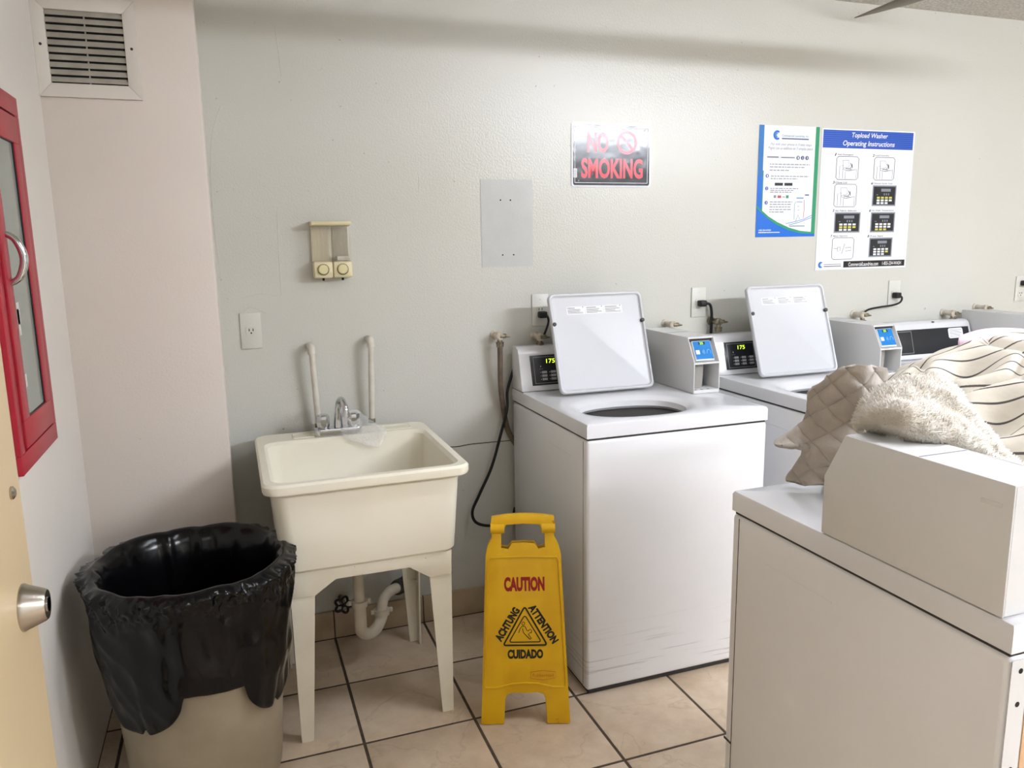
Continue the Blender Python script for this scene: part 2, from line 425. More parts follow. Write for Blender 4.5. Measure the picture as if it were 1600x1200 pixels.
# tile baseboard along the back wall
bb = struct(B('baseboard_back', 'grout', None, COLX, XR, -0.006, 0.004, 0.0, 0.111), 'beige tile baseboard along the back wall')
for i in range(-1, 16):
    x0 = max(TX0+i*TP+0.002, COLX+0.002); x1 = min(TX0+(i+1)*TP-0.002, XR-0.01)
    if x1-x0 > 0.02: B('base_tile', 'base_tile', bb, x0, x1, -0.012, 0.0, 0.002, 0.112, bev=0.002)

# ceiling light fixtures: a main strip light and two added fills, lit by their diffusers
for i, (x, y, z, ln, hw, hh, W, col) in enumerate(FIXTURES):
    t = thing('ceiling_light', ['suspended white strip light above the laundry machines', 'added flat white fill panel close to the ceiling over the aisle',
                                'added white fill strip light behind the doorway'][i], 'ceiling light', (x, y, z), 0, 'ceiling lights')
    B('housing', 'fixture', t, -ln/2, ln/2, -hw-0.02, hw+0.02, hh, hh+min(0.025, ZC-z-hh), bev=0.003)
    dm = mat('diffuser_glow', 'ffffff', 0.5, emit=col, estr=W)
    B('diffuser', dm, t, -ln/2, ln/2, -hw, hw, -hh, hh, bev=min(0.02, hh*0.6))
    for s_ in (-1, 1): B('hanger', 'fixture', t, s_*ln*0.4-0.008, s_*ln*0.4+0.008, -0.008, 0.008, hh+0.005, max(ZC-z, hh+0.006))

# unseen pipe added under the ceiling to shade a soft band on the wall top, and a thin conduit
PZ = 2.298
t = thing('added_shadow_pipe', 'added unseen white pipe below the ceiling, shading a band on the back wall', 'pipe', (1.0, -1.30, PZ))
bm = bmesh.new(); tube(bm, [(-1.46, 0, -0.004), (0.3, 0, 0), (2.0, 0, 0.006)], 0.030, 16); obj('pipe_run', bm, 'added_shadow_pipe', t)
for x in (-0.9, 0.4, 1.7):
    B('hanger', 'conduit', t, x-0.006, x+0.006, -0.003, 0.003, 0.028, ZC-PZ)
p0 = atZ(1335, 28, 2.415); p1 = atZ(1418, 0, 2.425); d = (p1-p0).normalized()
bm = bmesh.new()
tube(bm, [p0, p0+d*0.10, p0+d*0.25, p0+d*0.5, p0+d*0.8, p0+d*1.0+Vector((0, 0, 0.07))], [0.002, 0.010, 0.020, 0.024, 0.024, 0.024], 12)
o = tag(obj('ceiling_conduit', bm, 'conduit'), 'thin grey tapering rod under the ceiling at the upper right', 'conduit')

# ------------------------------------------------------------------ washers
WX, WY = 1.36, -0.375
def build_washer():
    t = thing('washing_machine', 'white top-load washing machine with open lid, nearest the wet floor sign', 'washing machine', (WX, WY, 0), 0, 'top-load washing machines along the back wall')
    # cabinet with recessed toe
    bm = bmesh.new(); bx(bm, -0.34, 0.34, -0.345, 0.345, 0.018, 0.879, bev=0.012, seg=3)
    cab = obj('cabinet', bm, 'enamel_side', t)
    B('toe_gap', 'seam', t, -0.325, 0.325, -0.33, 0.33, 0.0, 0.02)
    B('deck_gap', 'seam', t, -0.334, 0.334, -0.339, 0.339, 0.877, 0.886)
    for s in (-1, 1):   # pressed line on the side panel
        B('side_panel_crease', 'enamel_side', cab, s*0.34-0.0008, s*0.34+0.0008, -0.22, -0.02, 0.80, 0.803)
        B('front_panel_seam', 'seam', cab, s*0.3402-0.0004, s*0.3402+0.0004, -0.318, -0.316, 0.03, 0.872)
    B('rear_panel', 'hardboard', t, -0.300, 0.300, 0.3452, 0.3470, 0.05, 0.86)
    fl2 = B('rear_flange', 'box_paint', t, 0.303, 0.337, 0.3450, 0.3462, 0.03, 0.874)
    for z in (0.16, 0.30, 0.46, 0.56, 0.62, 0.69, 0.80, 0.855):
        bm = bmesh.new(); lathec(bm, [(0.0045, 0.3458), (0.0045, 0.3466)], 10, (0.318, 0, z), 'y'); obj('flange_hole', bm, 'dark_hole', fl2)
    # deck with opening
    hx, hy, rx, ry = -0.068, -0.135, 0.192, 0.142
    bm = bmesh.new(); n = 96
    def sq(a, p, q, ex, ox, oy):
        c, s = math.cos(a), math.sin(a)
        return (ox+p*math.copysign(abs(c)**(2/ex), c), oy+q*math.copysign(abs(s)**(2/ex), s))
    def rect_pt(a, hw, hh, ox, oy):     # ray from the hole's centre to the rectangle edge
        c, s = math.cos(a), math.sin(a); ts = []
        for lo, hi, o_, d_ in ((-hw, hw, ox, c), (-hh, hh, oy, s)):
            if abs(d_) > 1e-9: ts.append(((hi if d_ > 0 else lo)-o_)/d_)
        k = min(ts); return (ox+k*c, oy+k*s)
    angs = [2*PI*k/n for k in range(n)]
    for cx_ in (-1, 1):
        for cy_ in (-1, 1): angs.append(math.atan2(cy_*0.345-hy, cx_*0.34-hx) % (2*PI))
    angs = sorted(set(round(a, 6) for a in angs))
    def ring(f, z): return [bm.verts.new((*f(a), z)) for a in angs]
    rings = [ring(lambda a: rect_pt(a, 0.34, 0.345, hx, hy), 0.885), ring(lambda a: rect_pt(a, 0.34, 0.345, hx, hy), 0.924),
             ring(lambda a: rect_pt(a, 0.338, 0.343, hx, hy), 0.930), ring(lambda a: rect_pt(a, 0.332, 0.337, hx, hy), 0.9325),
             ring(lambda a: sq(a, rx+0.030, ry+0.030, 2.5, hx, hy), 0.9320), ring(lambda a: sq(a, rx+0.012, ry+0.012, 2.4, hx, hy), 0.926),
             ring(lambda a: sq(a, rx, ry, 2.3, hx, hy), 0.917), ring(lambda a: sq(a, rx-0.004, ry-0.004, 2.3, hx, hy), 0.898),
             ring(lambda a: sq(a, rx+0.004, ry+0.004, 2.3, hx, hy), 0.888)]
    rings.append(rings[0])
    m_ = len(angs)
    for a, b in zip(rings, rings[1:]):
        for k in range(m_): bm.faces.new((a[k], a[(k+1) % m_], b[(k+1) % m_], b[k]))
    obj('top_deck', bm, 'white_enamel', t)
    # dark gap ring, balance ring, tub
    bm = bmesh.new(); lathe(bm, [(0.202, 0.889), (0.202, 0.872)], 48, (hx, hy, 0)); lathe(bm, [(0.199, 0.864), (0.199, 0.852)], 48, (hx, hy, 0)); obj('tub_gasket', bm, 'black', t)
    bm = bmesh.new(); lathe(bm, [(0.203, 0.873), (0.195, 0.871), (0.193, 0.866), (0.199, 0.863)], 48, (hx, hy, 0)); obj('balance_ring', bm, 'box_paint', t)
    bm = bmesh.new(); lathe(bm, [(0.200, 0.854), (0.195, 0.852), (0.195, 0.50), (0.06, 0.48), (0.0005, 0.48)], 48, (hx, hy, 0)); obj('wash_tub', bm, 'steel', t)
    bm = bmesh.new(); lathec(bm, [(0.07, 0.48), (0.05, 0.52), (0.035, 0.60), (0.03, 0.74), (0.02, 0.75)], 20, (hx, hy, 0)); obj('agitator', bm, 'box_paint', t)
    # console
    prof = [(0.232, 0.931), (0.236, 0.948), (0.270, 1.070), (0.280, 1.090), (0.300, 1.100), (0.335, 1.100), (0.345, 1.090), (0.345, 0.931)]
    bm = bmesh.new(); prism(bm, prof, -0.34, 0.224, 'x', bev=0.006)
    con = obj('control_console', bm, 'white_enamel', t)
    B('console_gap', 'seam', t, -0.338, 0.222, 0.2325, 0.34, 0.9305, 0.9335)
    # panel on the sloped face; local frame: e along x, u up the slope, n outwards
    y0, z0, y1, z1 = 0.236, 0.948, 0.270, 1.070
    sl = math.hypot(y1-y0, z1-z0); u = Vector((0, (y1-y0)/sl, (z1-z0)/sl)); nrm = Vector((0, -u.z, u.y))
    org = Vector((0, y0, z0))
    def fr(x, v, off=0.0):   # matrix on the panel, origin at x, v along the slope
        p = org+u*v+nrm*off+Vector((x, 0, 0))
        return Matrix(((1, 0, 0, p.x), (0, u.y, nrm.y, p.y), (0, u.z, nrm.z, p.z), (0, 0, 0, 1)))
    def plate(name, m, par, x0, x1, v0, v1, off, th, bev=0.0):
        bm = bmesh.new(); bx(bm, x0, x1, v0, v1, 0, th, bev=bev); bmesh.ops.transform(bm, matrix=fr(0, 0, off), verts=bm.verts[:])
        return obj(name, bm, m, par)
    cp = plate('control_panel', 'panel_black', t, -0.295, 0.205, 0.006, sl-0.004, 0.0, 0.003, 0.001)
    for a in ((-0.283, -0.150, 0.013, 0.0145), (-0.283, -0.150, sl-0.0125, sl-0.011), (-0.283, -0.2815, 0.013, sl-0.011), (-0.1515, -0.150, 0.013, sl-0.011)):
        plate('panel_line', 'panel_line', cp, *a, 0.003, 0.0003)
    for i in range(3):
        for j in range(4 if i else 3):
            x = -0.252+j*0.037; v = 0.024+i*0.0135
            plate('button', 'button', cp, x, x+0.021, v, v+0.009, 0.003, 0.001)
            plate('indicator', 'white_print', cp, x-0.006, x-0.0035, v+0.003, v+0.0055, 0.003, 0.0003)
    text_mesh('display_digits', '175', 0.036, 0.0165, 'led', cp, fr(-0.212, 0.098, 0.0032), bold=0.0, shear=0.05)
    plate('print_line', 'panel_line', cp, -0.262, -0.246, 0.068, 0.069, 0.003, 0.0003)
    plate('print_mark', 'white_print', cp, -0.256, -0.2535, 0.076, 0.082, 0.003, 0.0003)
    # payment box: bent sheet shell, card reader above, cup compartment below
    pb = bpy.data.objects.new('payment_box', None); C.objects.link(pb); pb.parent = t; pb.empty_display_size = 0.05
    X0, X1 = 0.228, 0.340
    side = [(-0.059, 0.9335), (-0.059, 1.048), (-0.011, 1.138), (0.325, 1.140), (0.325, 0.9335)]
    for nm, xa, xb in (('inner_side', X0, X0+0.004), ('outer_side', X1-0.004, X1)):
        bm = bmesh.new(); prism(bm, side, xa, xb, 'x', bev=0.0012); obj(nm, bm, 'box_paint', pb)
    B('box_top', 'box_paint', pb, X0+0.004, X1-0.004, -0.011, 0.325, 1.132, 1.1385)
    B('box_top_seam', 'label_grey', pb, X0+0.004, X1-0.004, 0.150, 0.1525, 1.1385, 1.139)
    B('box_back', 'box_paint', pb, X0+0.004, X1-0.004, 0.319, 0.325, 0.935, 1.132)
    B('box_shelf', 'box_paint', pb, X0+0.004, X1-0.004, -0.059, 0.10, 1.042, 1.048)
    B('box_floor', 'box_paint', pb, X0+0.004, X1-0.004, -0.059, 0.10, 0.9335, 0.945)
    B('compartment_back', 'grey_cup', pb, X0+0.004, X1-0.004, 0.06, 0.066, 0.945, 1.042)
    bm = bmesh.new(); lathec(bm, [(0.034, 0.946), (0.037, 0.99), (0.038, 1.041)], 24, (0.270, 0.012, 0)); obj('coin_cup', bm, 'grey_cup', pb)
    for k in range(3):
        B('floor_slot', 'dark_hole', pb, 0.238+k*0.027, 0.250+k*0.027, -0.050, -0.044, 0.9448, 0.9454)
    # reader tilted face
    s0, s1 = Vector((0, -0.049, 1.050)), Vector((0, -0.006, 1.131))
    q = (s1-s0); ql = q.length; q.normalize(); qn = Vector((0, -q.z, q.y))
    def rf(x, v, off=0.0):
        p = s0+q*v+qn*off+Vector((x, 0, 0))
        return Matrix(((1, 0, 0, p.x), (0, q.y, qn.y, p.y), (0, q.z, qn.z, p.z), (0, 0, 0, 1)))
    def rplate(name, m, x0, x1, v0, v1, off, th, bev=0.0):
        bm = bmesh.new(); bx(bm, x0, x1, v0, v1, 0, th, bev=bev); bmesh.ops.transform(bm, matrix=rf(0, 0, off), verts=bm.verts[:])
        return obj(name, bm, m, pb)
    rplate('reader_backing', 'box_paint', X0+0.004, X1-0.004, 0.0, ql, -0.018, 0.004)
    rplate('reader_header', 'seam', X0+0.006, X1-0.006, ql-0.007, ql, -0.012, 0.010)
    rplate('card_reader', 'box_paint', 0.246, 0.326, 0.004, ql-0.008, -0.014, 0.013, 0.003)
    rplate('reader_screen', 'blue', 0.249, 0.323, 0.010, ql-0.011, -0.001, 0.001)
    rplate('reader_sticker', 'white_print', 0.253, 0.269, 0.030, 0.046, 0.0, 0.0004)
    rplate('reader_display', 'panel_black', 0.272, 0.300, ql-0.025, ql-0.014, 0.0, 0.0004)
    text_mesh('reader_digits', '25', 0.014, 0.009, 'blue_led', pb, rf(0.284, ql-0.0195, 0.0008), bold=0.01)
    for r_, w_ in ((0.006, 0.0012), (0.010, 0.0012), (0.014, 0.0012)):    # contactless waves
        bm = bmesh.new(); pts = [rf(0.276, 0.038, 0.0003) @ Vector((r_*math.cos(a), r_*math.sin(a), 0)) for a in [-0.7+1.4*k/8 for k in range(9)]]
        tube(bm, pts, 0.0011, 5); obj('contactless_wave', bm, 'paleblue', pb)
    bm = bmesh.new(); tube(bm, [rf(x, v, 0.0003) @ Vector((0, 0, 0)) for x, v in ((0.298, 0.031), (0.302, 0.043), (0.309, 0.047), (0.316, 0.040), (0.314, 0.031))], 0.0015, 5)
    obj('hand_mark', bm, 'paleblue', pb)
    # pressed slot on the outside
    bm = bmesh.new(); bx(bm, X1-0.001, X1+0.0015, 0.272, 0.308, 1.100, 1.1075, bev=0.0012); obj('side_slot', bm, 'box_paint', pb)
    return t

def rounded_rect(x0, x1, y0, y1, r, n=6):
    P = []
    for cx, cy, a0 in ((x1-r, y1-r, 0), (x0+r, y1-r, PI/2), (x0+r, y0+r, PI), (x1-r, y0+r, 1.5*PI)):
        for k in range(n+1):
            a = a0+PI/2*k/n; P.append((cx+r*math.cos(a), cy+r*math.sin(a)))
    return P

def add_lid(t, opened=True):
    # lid built flat: x across, y from the hinge outwards, z = inner face outwards
    W0, W1, H = -0.248, 0.140, 0.378
    bm = bmesh.new()
    def ringv(inset, z):
        return [bm.verts.new((x, y, z)) for x, y in rounded_rect(W0+inset, W1-inset, inset, H-inset, max(0.022-inset*0.5, 0.006))]
    rs = [ringv(0.003, -0.010), ringv(0.0, -0.006), ringv(0.0, 0.006), ringv(0.003, 0.010), ringv(0.008, 0.009), ringv(0.012, 0.002), ringv(0.016, 0.0)]
    n = len(rs[0])
    for a, b in zip(rs, rs[1:]):
        for k in range(n): bm.faces.new((a[k], a[(k+1) % n], b[(k+1) % n], b[k]))
    bm.faces.new(rs[0][::-1]); bm.faces.new(rs[-1])
    lid = obj('lid', bm, 'lid_enamel', t, angle=25)
    for x in (W0+0.010, W1-0.010):
        bm = bmesh.new(); lathec(bm, [(0.0075, 0.002), (0.0075, 0.013), (0.005, 0.015), (0.0005, 0.0145)], 14, (x, 0.262, 0)); obj('bumper', bm, 'rubber', lid)
    for k in range(3):      # three warning panels of one white label
        x0 = W0+0.070+k*0.078
        lb = B('warning_label', 'white_print', lid, x0, x0+0.076, 0.298, 0.328, 0.0, 0.0006)
        lb_ = bmesh.new(); rnd = random.Random(k)
        bx(lb_, x0+0.004, x0+0.035+0.01*k, 0.3215, 0.3245, 0.0006, 0.0008)
        for i in range(6):
            bx(lb_, x0+0.004, x0+rnd.uniform(0.045, 0.072), 0.3015+i*0.0031, 0.3030+i*0.0031, 0.0006, 0.0008)
        bx(lb_, x0+0.066, x0+0.070, 0.323, 0.3275, 0.0006, 0.0008)
        obj('label_print', lb_, 'label_grey', lid)
    lid.location = (0, 0.078, 0.944)
    if opened:
        lid.rotation_euler = (math.radians(90-19), 0, 0)
    else:
        lid.rotation_euler = (PI, 0, 0); lid.location.z = 0.9435
    return lid

w1 = build_washer()
w2 = dup(w1, (WX+0.875, WY, 0), 0, 'white top-load washing machine with open lid, second from the sink')
w3 = dup(w1, (WX+1.75, WY, 0), 0, 'closed white washing machine with wide black control panel, partly hidden behind the bedding',
         skip=('wash_tub', 'agitator', 'balance_ring'))
w4 = dup(w1, (1.39, -1.782, 0), PI, 'large white laundry machine in the right foreground, seen from its side with bedding on top',
         skip=('wash_tub', 'agitator', 'balance_ring'))
w4['group'] = 'laundry machines facing the back wall'; w4['category'] = 'laundry machine'
for w in (w1, w2): add_lid(w, True)
for w in (w3, w4): add_lid(w, False)
for x_ in (-0.3403, 0.3403): B('access_panel_gap', 'seam', w4, x_-0.0006, x_+0.0006, -0.345, -0.318, 0.304, 0.310)
B('access_panel_gap', 'seam', w4, -0.33, 0.33, -0.3458, -0.3448, 0.304, 0.310)
# white notice stuck on the third control panel
cp3 = [c for c in w3.children if c.name.startswith('control_panel')][0]
for ch in list(cp3.children):
    if ch.name.split('.')[0] in ('button', 'indicator', 'display_digits', 'print_line', 'print_mark'): bpy.data.objects.remove(ch)
def on_slope(bm):
    y0, z0, y1, z1 = 0.236, 0.948, 0.270, 1.070; sl = math.hypot(y1-y0, z1-z0); u = Vector((0, (y1-y0)/sl, (z1-z0)/sl)); nr = Vector((0, -u.z, u.y))
    bmesh.ops.transform(bm, matrix=Matrix(((1, 0, 0, 0), (0, u.y, nr.y, y0+nr.y*0.003), (0, u.z, nr.z, z0+nr.z*0.003), (0, 0, 0, 1))), verts=bm.verts[:])
bm = bmesh.new(); prism(bm, rounded_rect(0.075, 0.165, 0.070, 0.118, 0.010), 0.0, 0.0006, 'z'); on_slope(bm); obj('notice_sticker', bm, 'white_print', cp3)
bm = bmesh.new()
for i in range(5): bx(bm, 0.083, 0.157-0.01*(i % 2), 0.078+i*0.0075, 0.0795+i*0.0075, 0.0006, 0.0008)
on_slope(bm); obj('notice_print', bm, 'p_navy', cp3)
bm = bmesh.new(); lathec(bm, [(0.006, 0.0), (0.006, 0.004)], 12, (0, 0, 0)); bmesh.ops.translate(bm, vec=(0.0, 0.283, 1.093), verts=bm.verts[:]); obj('console_screw', bm, 'black', w3)

# ------------------------------------------------------------------ utility sink
def build_sink():
    t = thing('utility_sink', 'cream plastic laundry sink on four tapered legs beside the bin', 'sink', (0.345, -0.385, 0))
    bm = bmesh.new()
    # local: centre 0,0; rim half sizes
    def rr(x0, x1, y0, y1, r, z): return [bm.verts.new((x, y, z)) for x, y in rounded_rect(x0, x1, y0, y1, r, 6)]
    R = [rr(-0.245, 0.245, -0.255, 0.245, 0.04, 0.548), rr(-0.262, 0.262, -0.272, 0.262, 0.045, 0.565), rr(-0.276, 0.276, -0.290, 0.290, 0.045, 0.79),
         rr(-0.280, 0.280, -0.295, 0.300, 0.045, 0.812), rr(-0.300, 0.300, -0.318, 0.318, 0.045, 0.812), rr(-0.302, 0.302, -0.320, 0.320, 0.045, 0.818),
         rr(-0.302, 0.302, -0.320, 0.320, 0.045, 0.835), rr(-0.296, 0.296, -0.314, 0.316, 0.043, 0.842), rr(-0.276, 0.276, -0.294, 0.200, 0.045, 0.842),
         rr(-0.266, 0.266, -0.284, 0.190, 0.045, 0.832), rr(-0.245, 0.245, -0.255, 0.150, 0.05, 0.60), rr(-0.225, 0.225, -0.230, 0.125, 0.05, 0.572)]
    n = len(R[0])
    for a, b in zip(R, R[1:]):
        for k in range(n): bm.faces.new((a[k], a[(k+1) % n], b[(k+1) % n], b[k]))
    bm.faces.new(R[0][::-1]); bm.faces.new(R[-1])
    tub = obj('basin', bm, 'sink', t, angle=32)
    for x0, x1 in ((-0.175, -0.080), (0.12, 0.24)):       # moulded rectangles on the faucet ledge
        bm = bmesh.new(); z = 0.8425
        loop = [(x, y, z) for x, y in rounded_rect(x0, x1, 0.225, 0.285, 0.008, 3)]
        tube(bm, loop, 0.0018, 5, closed=True); obj('ledge_moulding', bm, 'sink', tub)
    bm = bmesh.new(); lathec(bm, [(0.045, 0.571), (0.045, 0.574), (0.03, 0.5735)], 24, (-0.0, -0.05, 0)); obj('drain_strainer', bm, 'chrome', tub)
    # leg frame apron: front/back and side skirts with the chamfered cut-outs
    def apron(name, a, b, w, front):
        top, low, mid = 0.556, 0.478, 0.520
        pts = [(-w, top), (-w+0.004, low), (-w+0.072, low), (-w+0.135, mid), (w-0.135, mid), (w-0.072, low), (w-0.004, low), (w, top)]
        bm = bmesh.new(); prism(bm, pts, a, b, 'y' if front else 'x', bev=0.002); obj(name, bm, 'leg', t)
    apron('front_apron', -0.262, -0.250, 0.246, True)
    apron('rear_apron', 0.244, 0.256, 0.246, True)
    apron('side_apron', -0.248, -0.236, 0.250, False)
    apron('side_apron', 0.236, 0.248, 0.250, False)
    # legs: tapered angle profile, L-shaped, open towards the inside
    for sx in (-1, 1):
        for sy in (-1, 1):
            bm = bmesh.new(); th = 0.006
            def L(cx, cy, w):
                p = [(0, 0), (w, 0), (w, th), (th, th), (th, w), (0, w)]
                return [(cx-sx*a if sx > 0 else cx+a, cy-sy*b if sy > 0 else cy+b) for a, b in p]
            top = [bm.verts.new((x, y, 0.485)) for x, y in L(sx*0.244, sy*0.257, 0.070)]
            bot = [bm.verts.new((x, y, 0.0005)) for x, y in L(sx*0.240, sy*0.246, 0.036)]
            for k in range(6): bm.faces.new((top[k], top[(k+1) % 6], bot[(k+1) % 6], bot[k]))
            bm.faces.new(top); bm.faces.new(bot[::-1])
            lg = obj('leg', bm, 'leg', t)
            bm = bmesh.new()
            x, y = sx*0.2365, sy*0.243
            prism(bm, [(x, y), (x-sx*0.026, y), (x, y-sy*0.026)], 0.25, 0.253, 'z'); obj('leg_web', bm, 'leg', lg)
    # faucet
    f = bpy.data.objects.new('faucet', None); C.objects.link(f); f.parent = t; f.location = (-0.020, 0.232, 0.842); f.empty_display_size = 0.03
    bm = bmesh.new(); prism(bm, rounded_rect(-0.082, 0.082, -0.025, 0.025, 0.02), 0.0, 0.026, 'z', bev=0.004); obj('faucet_base', bm, 'chrome', f)
    for s in (-1, 1):
        bm = bmesh.new(); rings = []
        prof = [(0.016, 0.024), (0.021, 0.030), (0.023, 0.052), (0.021, 0.070), (0.016, 0.075)]
        nn = 16
        for r_, z_ in prof:
            rings.append([bm.verts.new((s*0.052+r_*(1+0.07*(k % 2))*math.cos(2*PI*k/nn), r_*(1+0.07*(k % 2))*math.sin(2*PI*k/nn), z_)) for k in range(nn)])
        for a, b in zip(rings, rings[1:]):
            for k in range(nn): bm.faces.new((a[k], a[(k+1) % nn], b[(k+1) % nn], b[k]))
        bm.faces.new(rings[-1]); bm.faces.new(rings[0][::-1])
        obj('tap_knob', bm, 'chrome', f)
    bm = bmesh.new()
    pts = smooth_path([(0, 0, 0.02), (0, 0.0, 0.06), (0.002, -0.006, 0.10), (0.006, -0.026, 0.126), (0.012, -0.052, 0.128), (0.017, -0.072, 0.108), (0.018, -0.078, 0.086)], 6)
    tube(bm, pts, [0.017-0.006*min(1, i/10) for i in range(len(pts))], 14); obj('spout', bm, 'chrome', f)
    bm = bmesh.new(); tube(bm, [(0.018, -0.0775, 0.092), (0.018, -0.079, 0.076)], 0.0135, 14); obj('aerator', bm, 'chrome', f)
    return t
build_sink()

# clear plastic film hanging off the right tap into the basin
G = [[atY(537, 650, -0.150), atY(546, 641, -0.150), atY(560, 642, -0.148), atY(570, 650, -0.145)],
     [atY(535, 664, -0.170), atY(550, 657, -0.175), atY(572, 658, -0.170), atY(592, 664, -0.160)],
     [atY(534, 677, -0.195), atY(554, 676, -0.205), atY(580, 674, -0.200), atY(605, 671, -0.190)],
     [atY(548, 688, -0.215), atY(562, 687, -0.220), atY(584, 686, -0.216), atY(602, 680, -0.210)],
     [atY(566, 694, -0.222), atY(576, 697, -0.226), atY(588, 699, -0.224), atY(595, 694, -0.220)]]
P = patch(G, 24, 24)
for row in P:
    for p in row: p += Vector((0, 0, 0.006))*noise.noise(p*45)+Vector((0, 0.005, 0))*noise.noise(p*60)
bm = bmesh.new(); grid_faces(bm, P)
bmesh.ops.solidify(bm, geom=bm.faces[:], thickness=0.0012)
tag(obj('plastic_bag', bm, 'plastic_film', angle=20), 'crumpled clear plastic draped over the tap into the sink', 'plastic bag')

# drain trap under the sink
t = thing('drain_pipe', 'white plastic drain trap below the sink basin', 'drain pipe', (0.345, -0.30, 0.0))
bm = bmesh.new(); tube(bm, [(0, 0, 0.575), (0, 0, 0.27)], 0.019, 18); obj('tailpiece', bm, 'pvc', t)
bm = bmesh.new(); tube(bm, smooth_path([(0, 0, 0.272), (0.0, 0, 0.19), (0.004, 0.01, 0.155), (0.03, 0.03, 0.130), (0.06, 0.05, 0.134), (0.084, 0.070, 0.160), (0.088, 0.075, 0.186)], 6), 0.0215, 18); obj('trap_bend', bm, 'pvc', t)
bm = bmesh.new(); tube(bm, smooth_path([(0.088, 0.075, 0.176), (0.090, 0.080, 0.200), (0.104, 0.105, 0.220), (0.135, 0.150, 0.222), (0.190, 0.215, 0.205)], 6), 0.0195, 18); obj('wall_arm', bm, 'pvc', t)
for p, q in (((0, 0, 0.255), (0, 0, 0.277)), ((0.088, 0.0745, 0.172), (0.088, 0.076, 0.193))):
    bm = bmesh.new(); tube(bm, [p, q], [0.027, 0.029], 20)
    for s in (-1, 1): bx(bm, p[0]+s*0.033-0.006, p[0]+s*0.033+0.006, p[1]-0.005, p[1]+0.005, q[2]-0.014, q[2]+0.002, bev=0.002)
    obj('slip_nut', bm, 'pvc', t)
bm = bmesh.new(); tube(bm, smooth_path([(0.165, 0.187, 0.214), (0.195, 0.225, 0.203), (0.235, 0.289, 0.190)], 6), [0.027+0.003*((i//2) % 2) for i in range(13)], 18); obj('rubber_coupling', bm, 'rubber', t)

# shut-off valve with a black wheel
t = thing('shutoff_valve', 'black round-handled shut-off valve on the wall under the sink', 'valve', (0.315, -0.012, 0.160))
bm = bmesh.new(); tube(bm, [(0, 0.015, 0), (0, -0.055, 0)], 0.012, 12); obj('valve_stem', bm, 'brass', t)
bm = bmesh.new()
pts = [((0.028+0.006*math.cos(5*a))*math.cos(a), -0.058, (0.028+0.006*math.cos(5*a))*math.sin(a)) for a in [2*PI*k/40 for k in range(40)]]
tube(bm, pts, 0.005, 8, closed=True)
for k in range(5):
    a = 2*PI*k/5+0.63; tube(bm, [(0, -0.058, 0), (0.024*math.cos(a), -0.058, 0.024*math.sin(a))], 0.0035, 6)
obj('hand_wheel', bm, 'black', t)

# two white supply pipes over the sink
for (xt, zt, xb, lab) in ((0.258, 1.142, 0.268, 'left white water pipe bending from the wall down to the tap'), (0.468, 1.155, 0.462, 'right white water pipe bending from the wall down behind the sink')):
    t = thing('supply_pipe', lab, 'pipe', (xt, 0, 0), 0, 'white water pipes above the sink')
    bm = bmesh.new()
    dx = xb-xt
    tube(bm, smooth_path([(-0.002, 0.02, zt), (-0.001, -0.02, zt), (0.0, -0.046, zt-0.004), (0.001, -0.054, zt-0.022), (dx*0.5, -0.050, (zt+0.84)/2), (dx, -0.036, 0.83), (dx, -0.030, 0.70)], 7), 0.0105, 14)
    obj('pipe_run', bm, 'pipe_white', t)
    bm = bmesh.new(); tube(bm, smooth_path([(0, -0.012, zt), (0, -0.046, zt-0.001), (0.0005, -0.055, zt-0.026)], 5), 0.0135, 14); obj('elbow', bm, 'pipe_white', t)
    bm = bmesh.new(); tube(bm, [(dx, -0.037, 0.845), (dx, -0.0365, 0.862)], 0.013, 12); obj('lower_fitting', bm, 'brass', t)

# ------------------------------------------------------------------ soap dispenser
t = thing('soap_dispenser', 'double wall soap dispenser, beige with two empty clear tanks', 'soap dispenser', (0.349, 0, 1.38))
W = 0.066
B('back_plate', 'beige_plastic', t, -W, W, -0.012, 0.0, 0.004, 0.198, bev=0.003)
bm = bmesh.new(); prism(bm, [(0, 0.182), (-0.070, 0.184), (-0.076, 0.190), (-0.070, 0.199), (0, 0.201)], -W-0.002, W+0.002, 'x', bev=0.002); obj('top_cover', bm, 'beige_plastic', t)
for s in (-1, 1):
    a, b = (-W, -0.001) if s < 0 else (0.001, W)
    bm = bmesh.new(); prism(bm, [(-0.012, 0.060), (-0.058, 0.060), (-0.070, 0.182), (-0.012, 0.182)], a, b, 'x', bev=0.004); obj('clear_tank', bm, 'clear', t)
    bm = bmesh.new(); prism(bm, [(-0.002, 0.0), (-0.062, 0.004), (-0.068, 0.022), (-0.064, 0.060), (-0.002, 0.062)], a, b, 'x', bev=0.006, seg=3); lo = obj('pump_housing', bm, 'beige_plastic', t)
    bm = bmesh.new(); lathec(bm, [(0.0175, -0.060), (0.0175, -0.074), (0.015, -0.0775), (0.0005, -0.078)], 24, ((a+b)/2-0.002, 0, 0.034), 'y'); bt = obj('push_button', bm, 'knob_beige', t)
    bm = bmesh.new(); lathec(bm, [(0.0200, -0.060), (0.0200, -0.0675)], 24, ((a+b)/2-0.001, 0, 0.033), 'y'); obj('button_surround', bm, 'hose_brown', lo)
    bm = bmesh.new(); lathec(bm, [(0.004, -0.006), (0.004, 0.004)], 10, ((a+b)/2, -0.045, 0)); obj('spout_hole', bm, 'dark_hole', lo)
B('liquid_remainder', 'painted_valve', t, 0.018, 0.060, -0.050, -0.014, 0.063, 0.078)

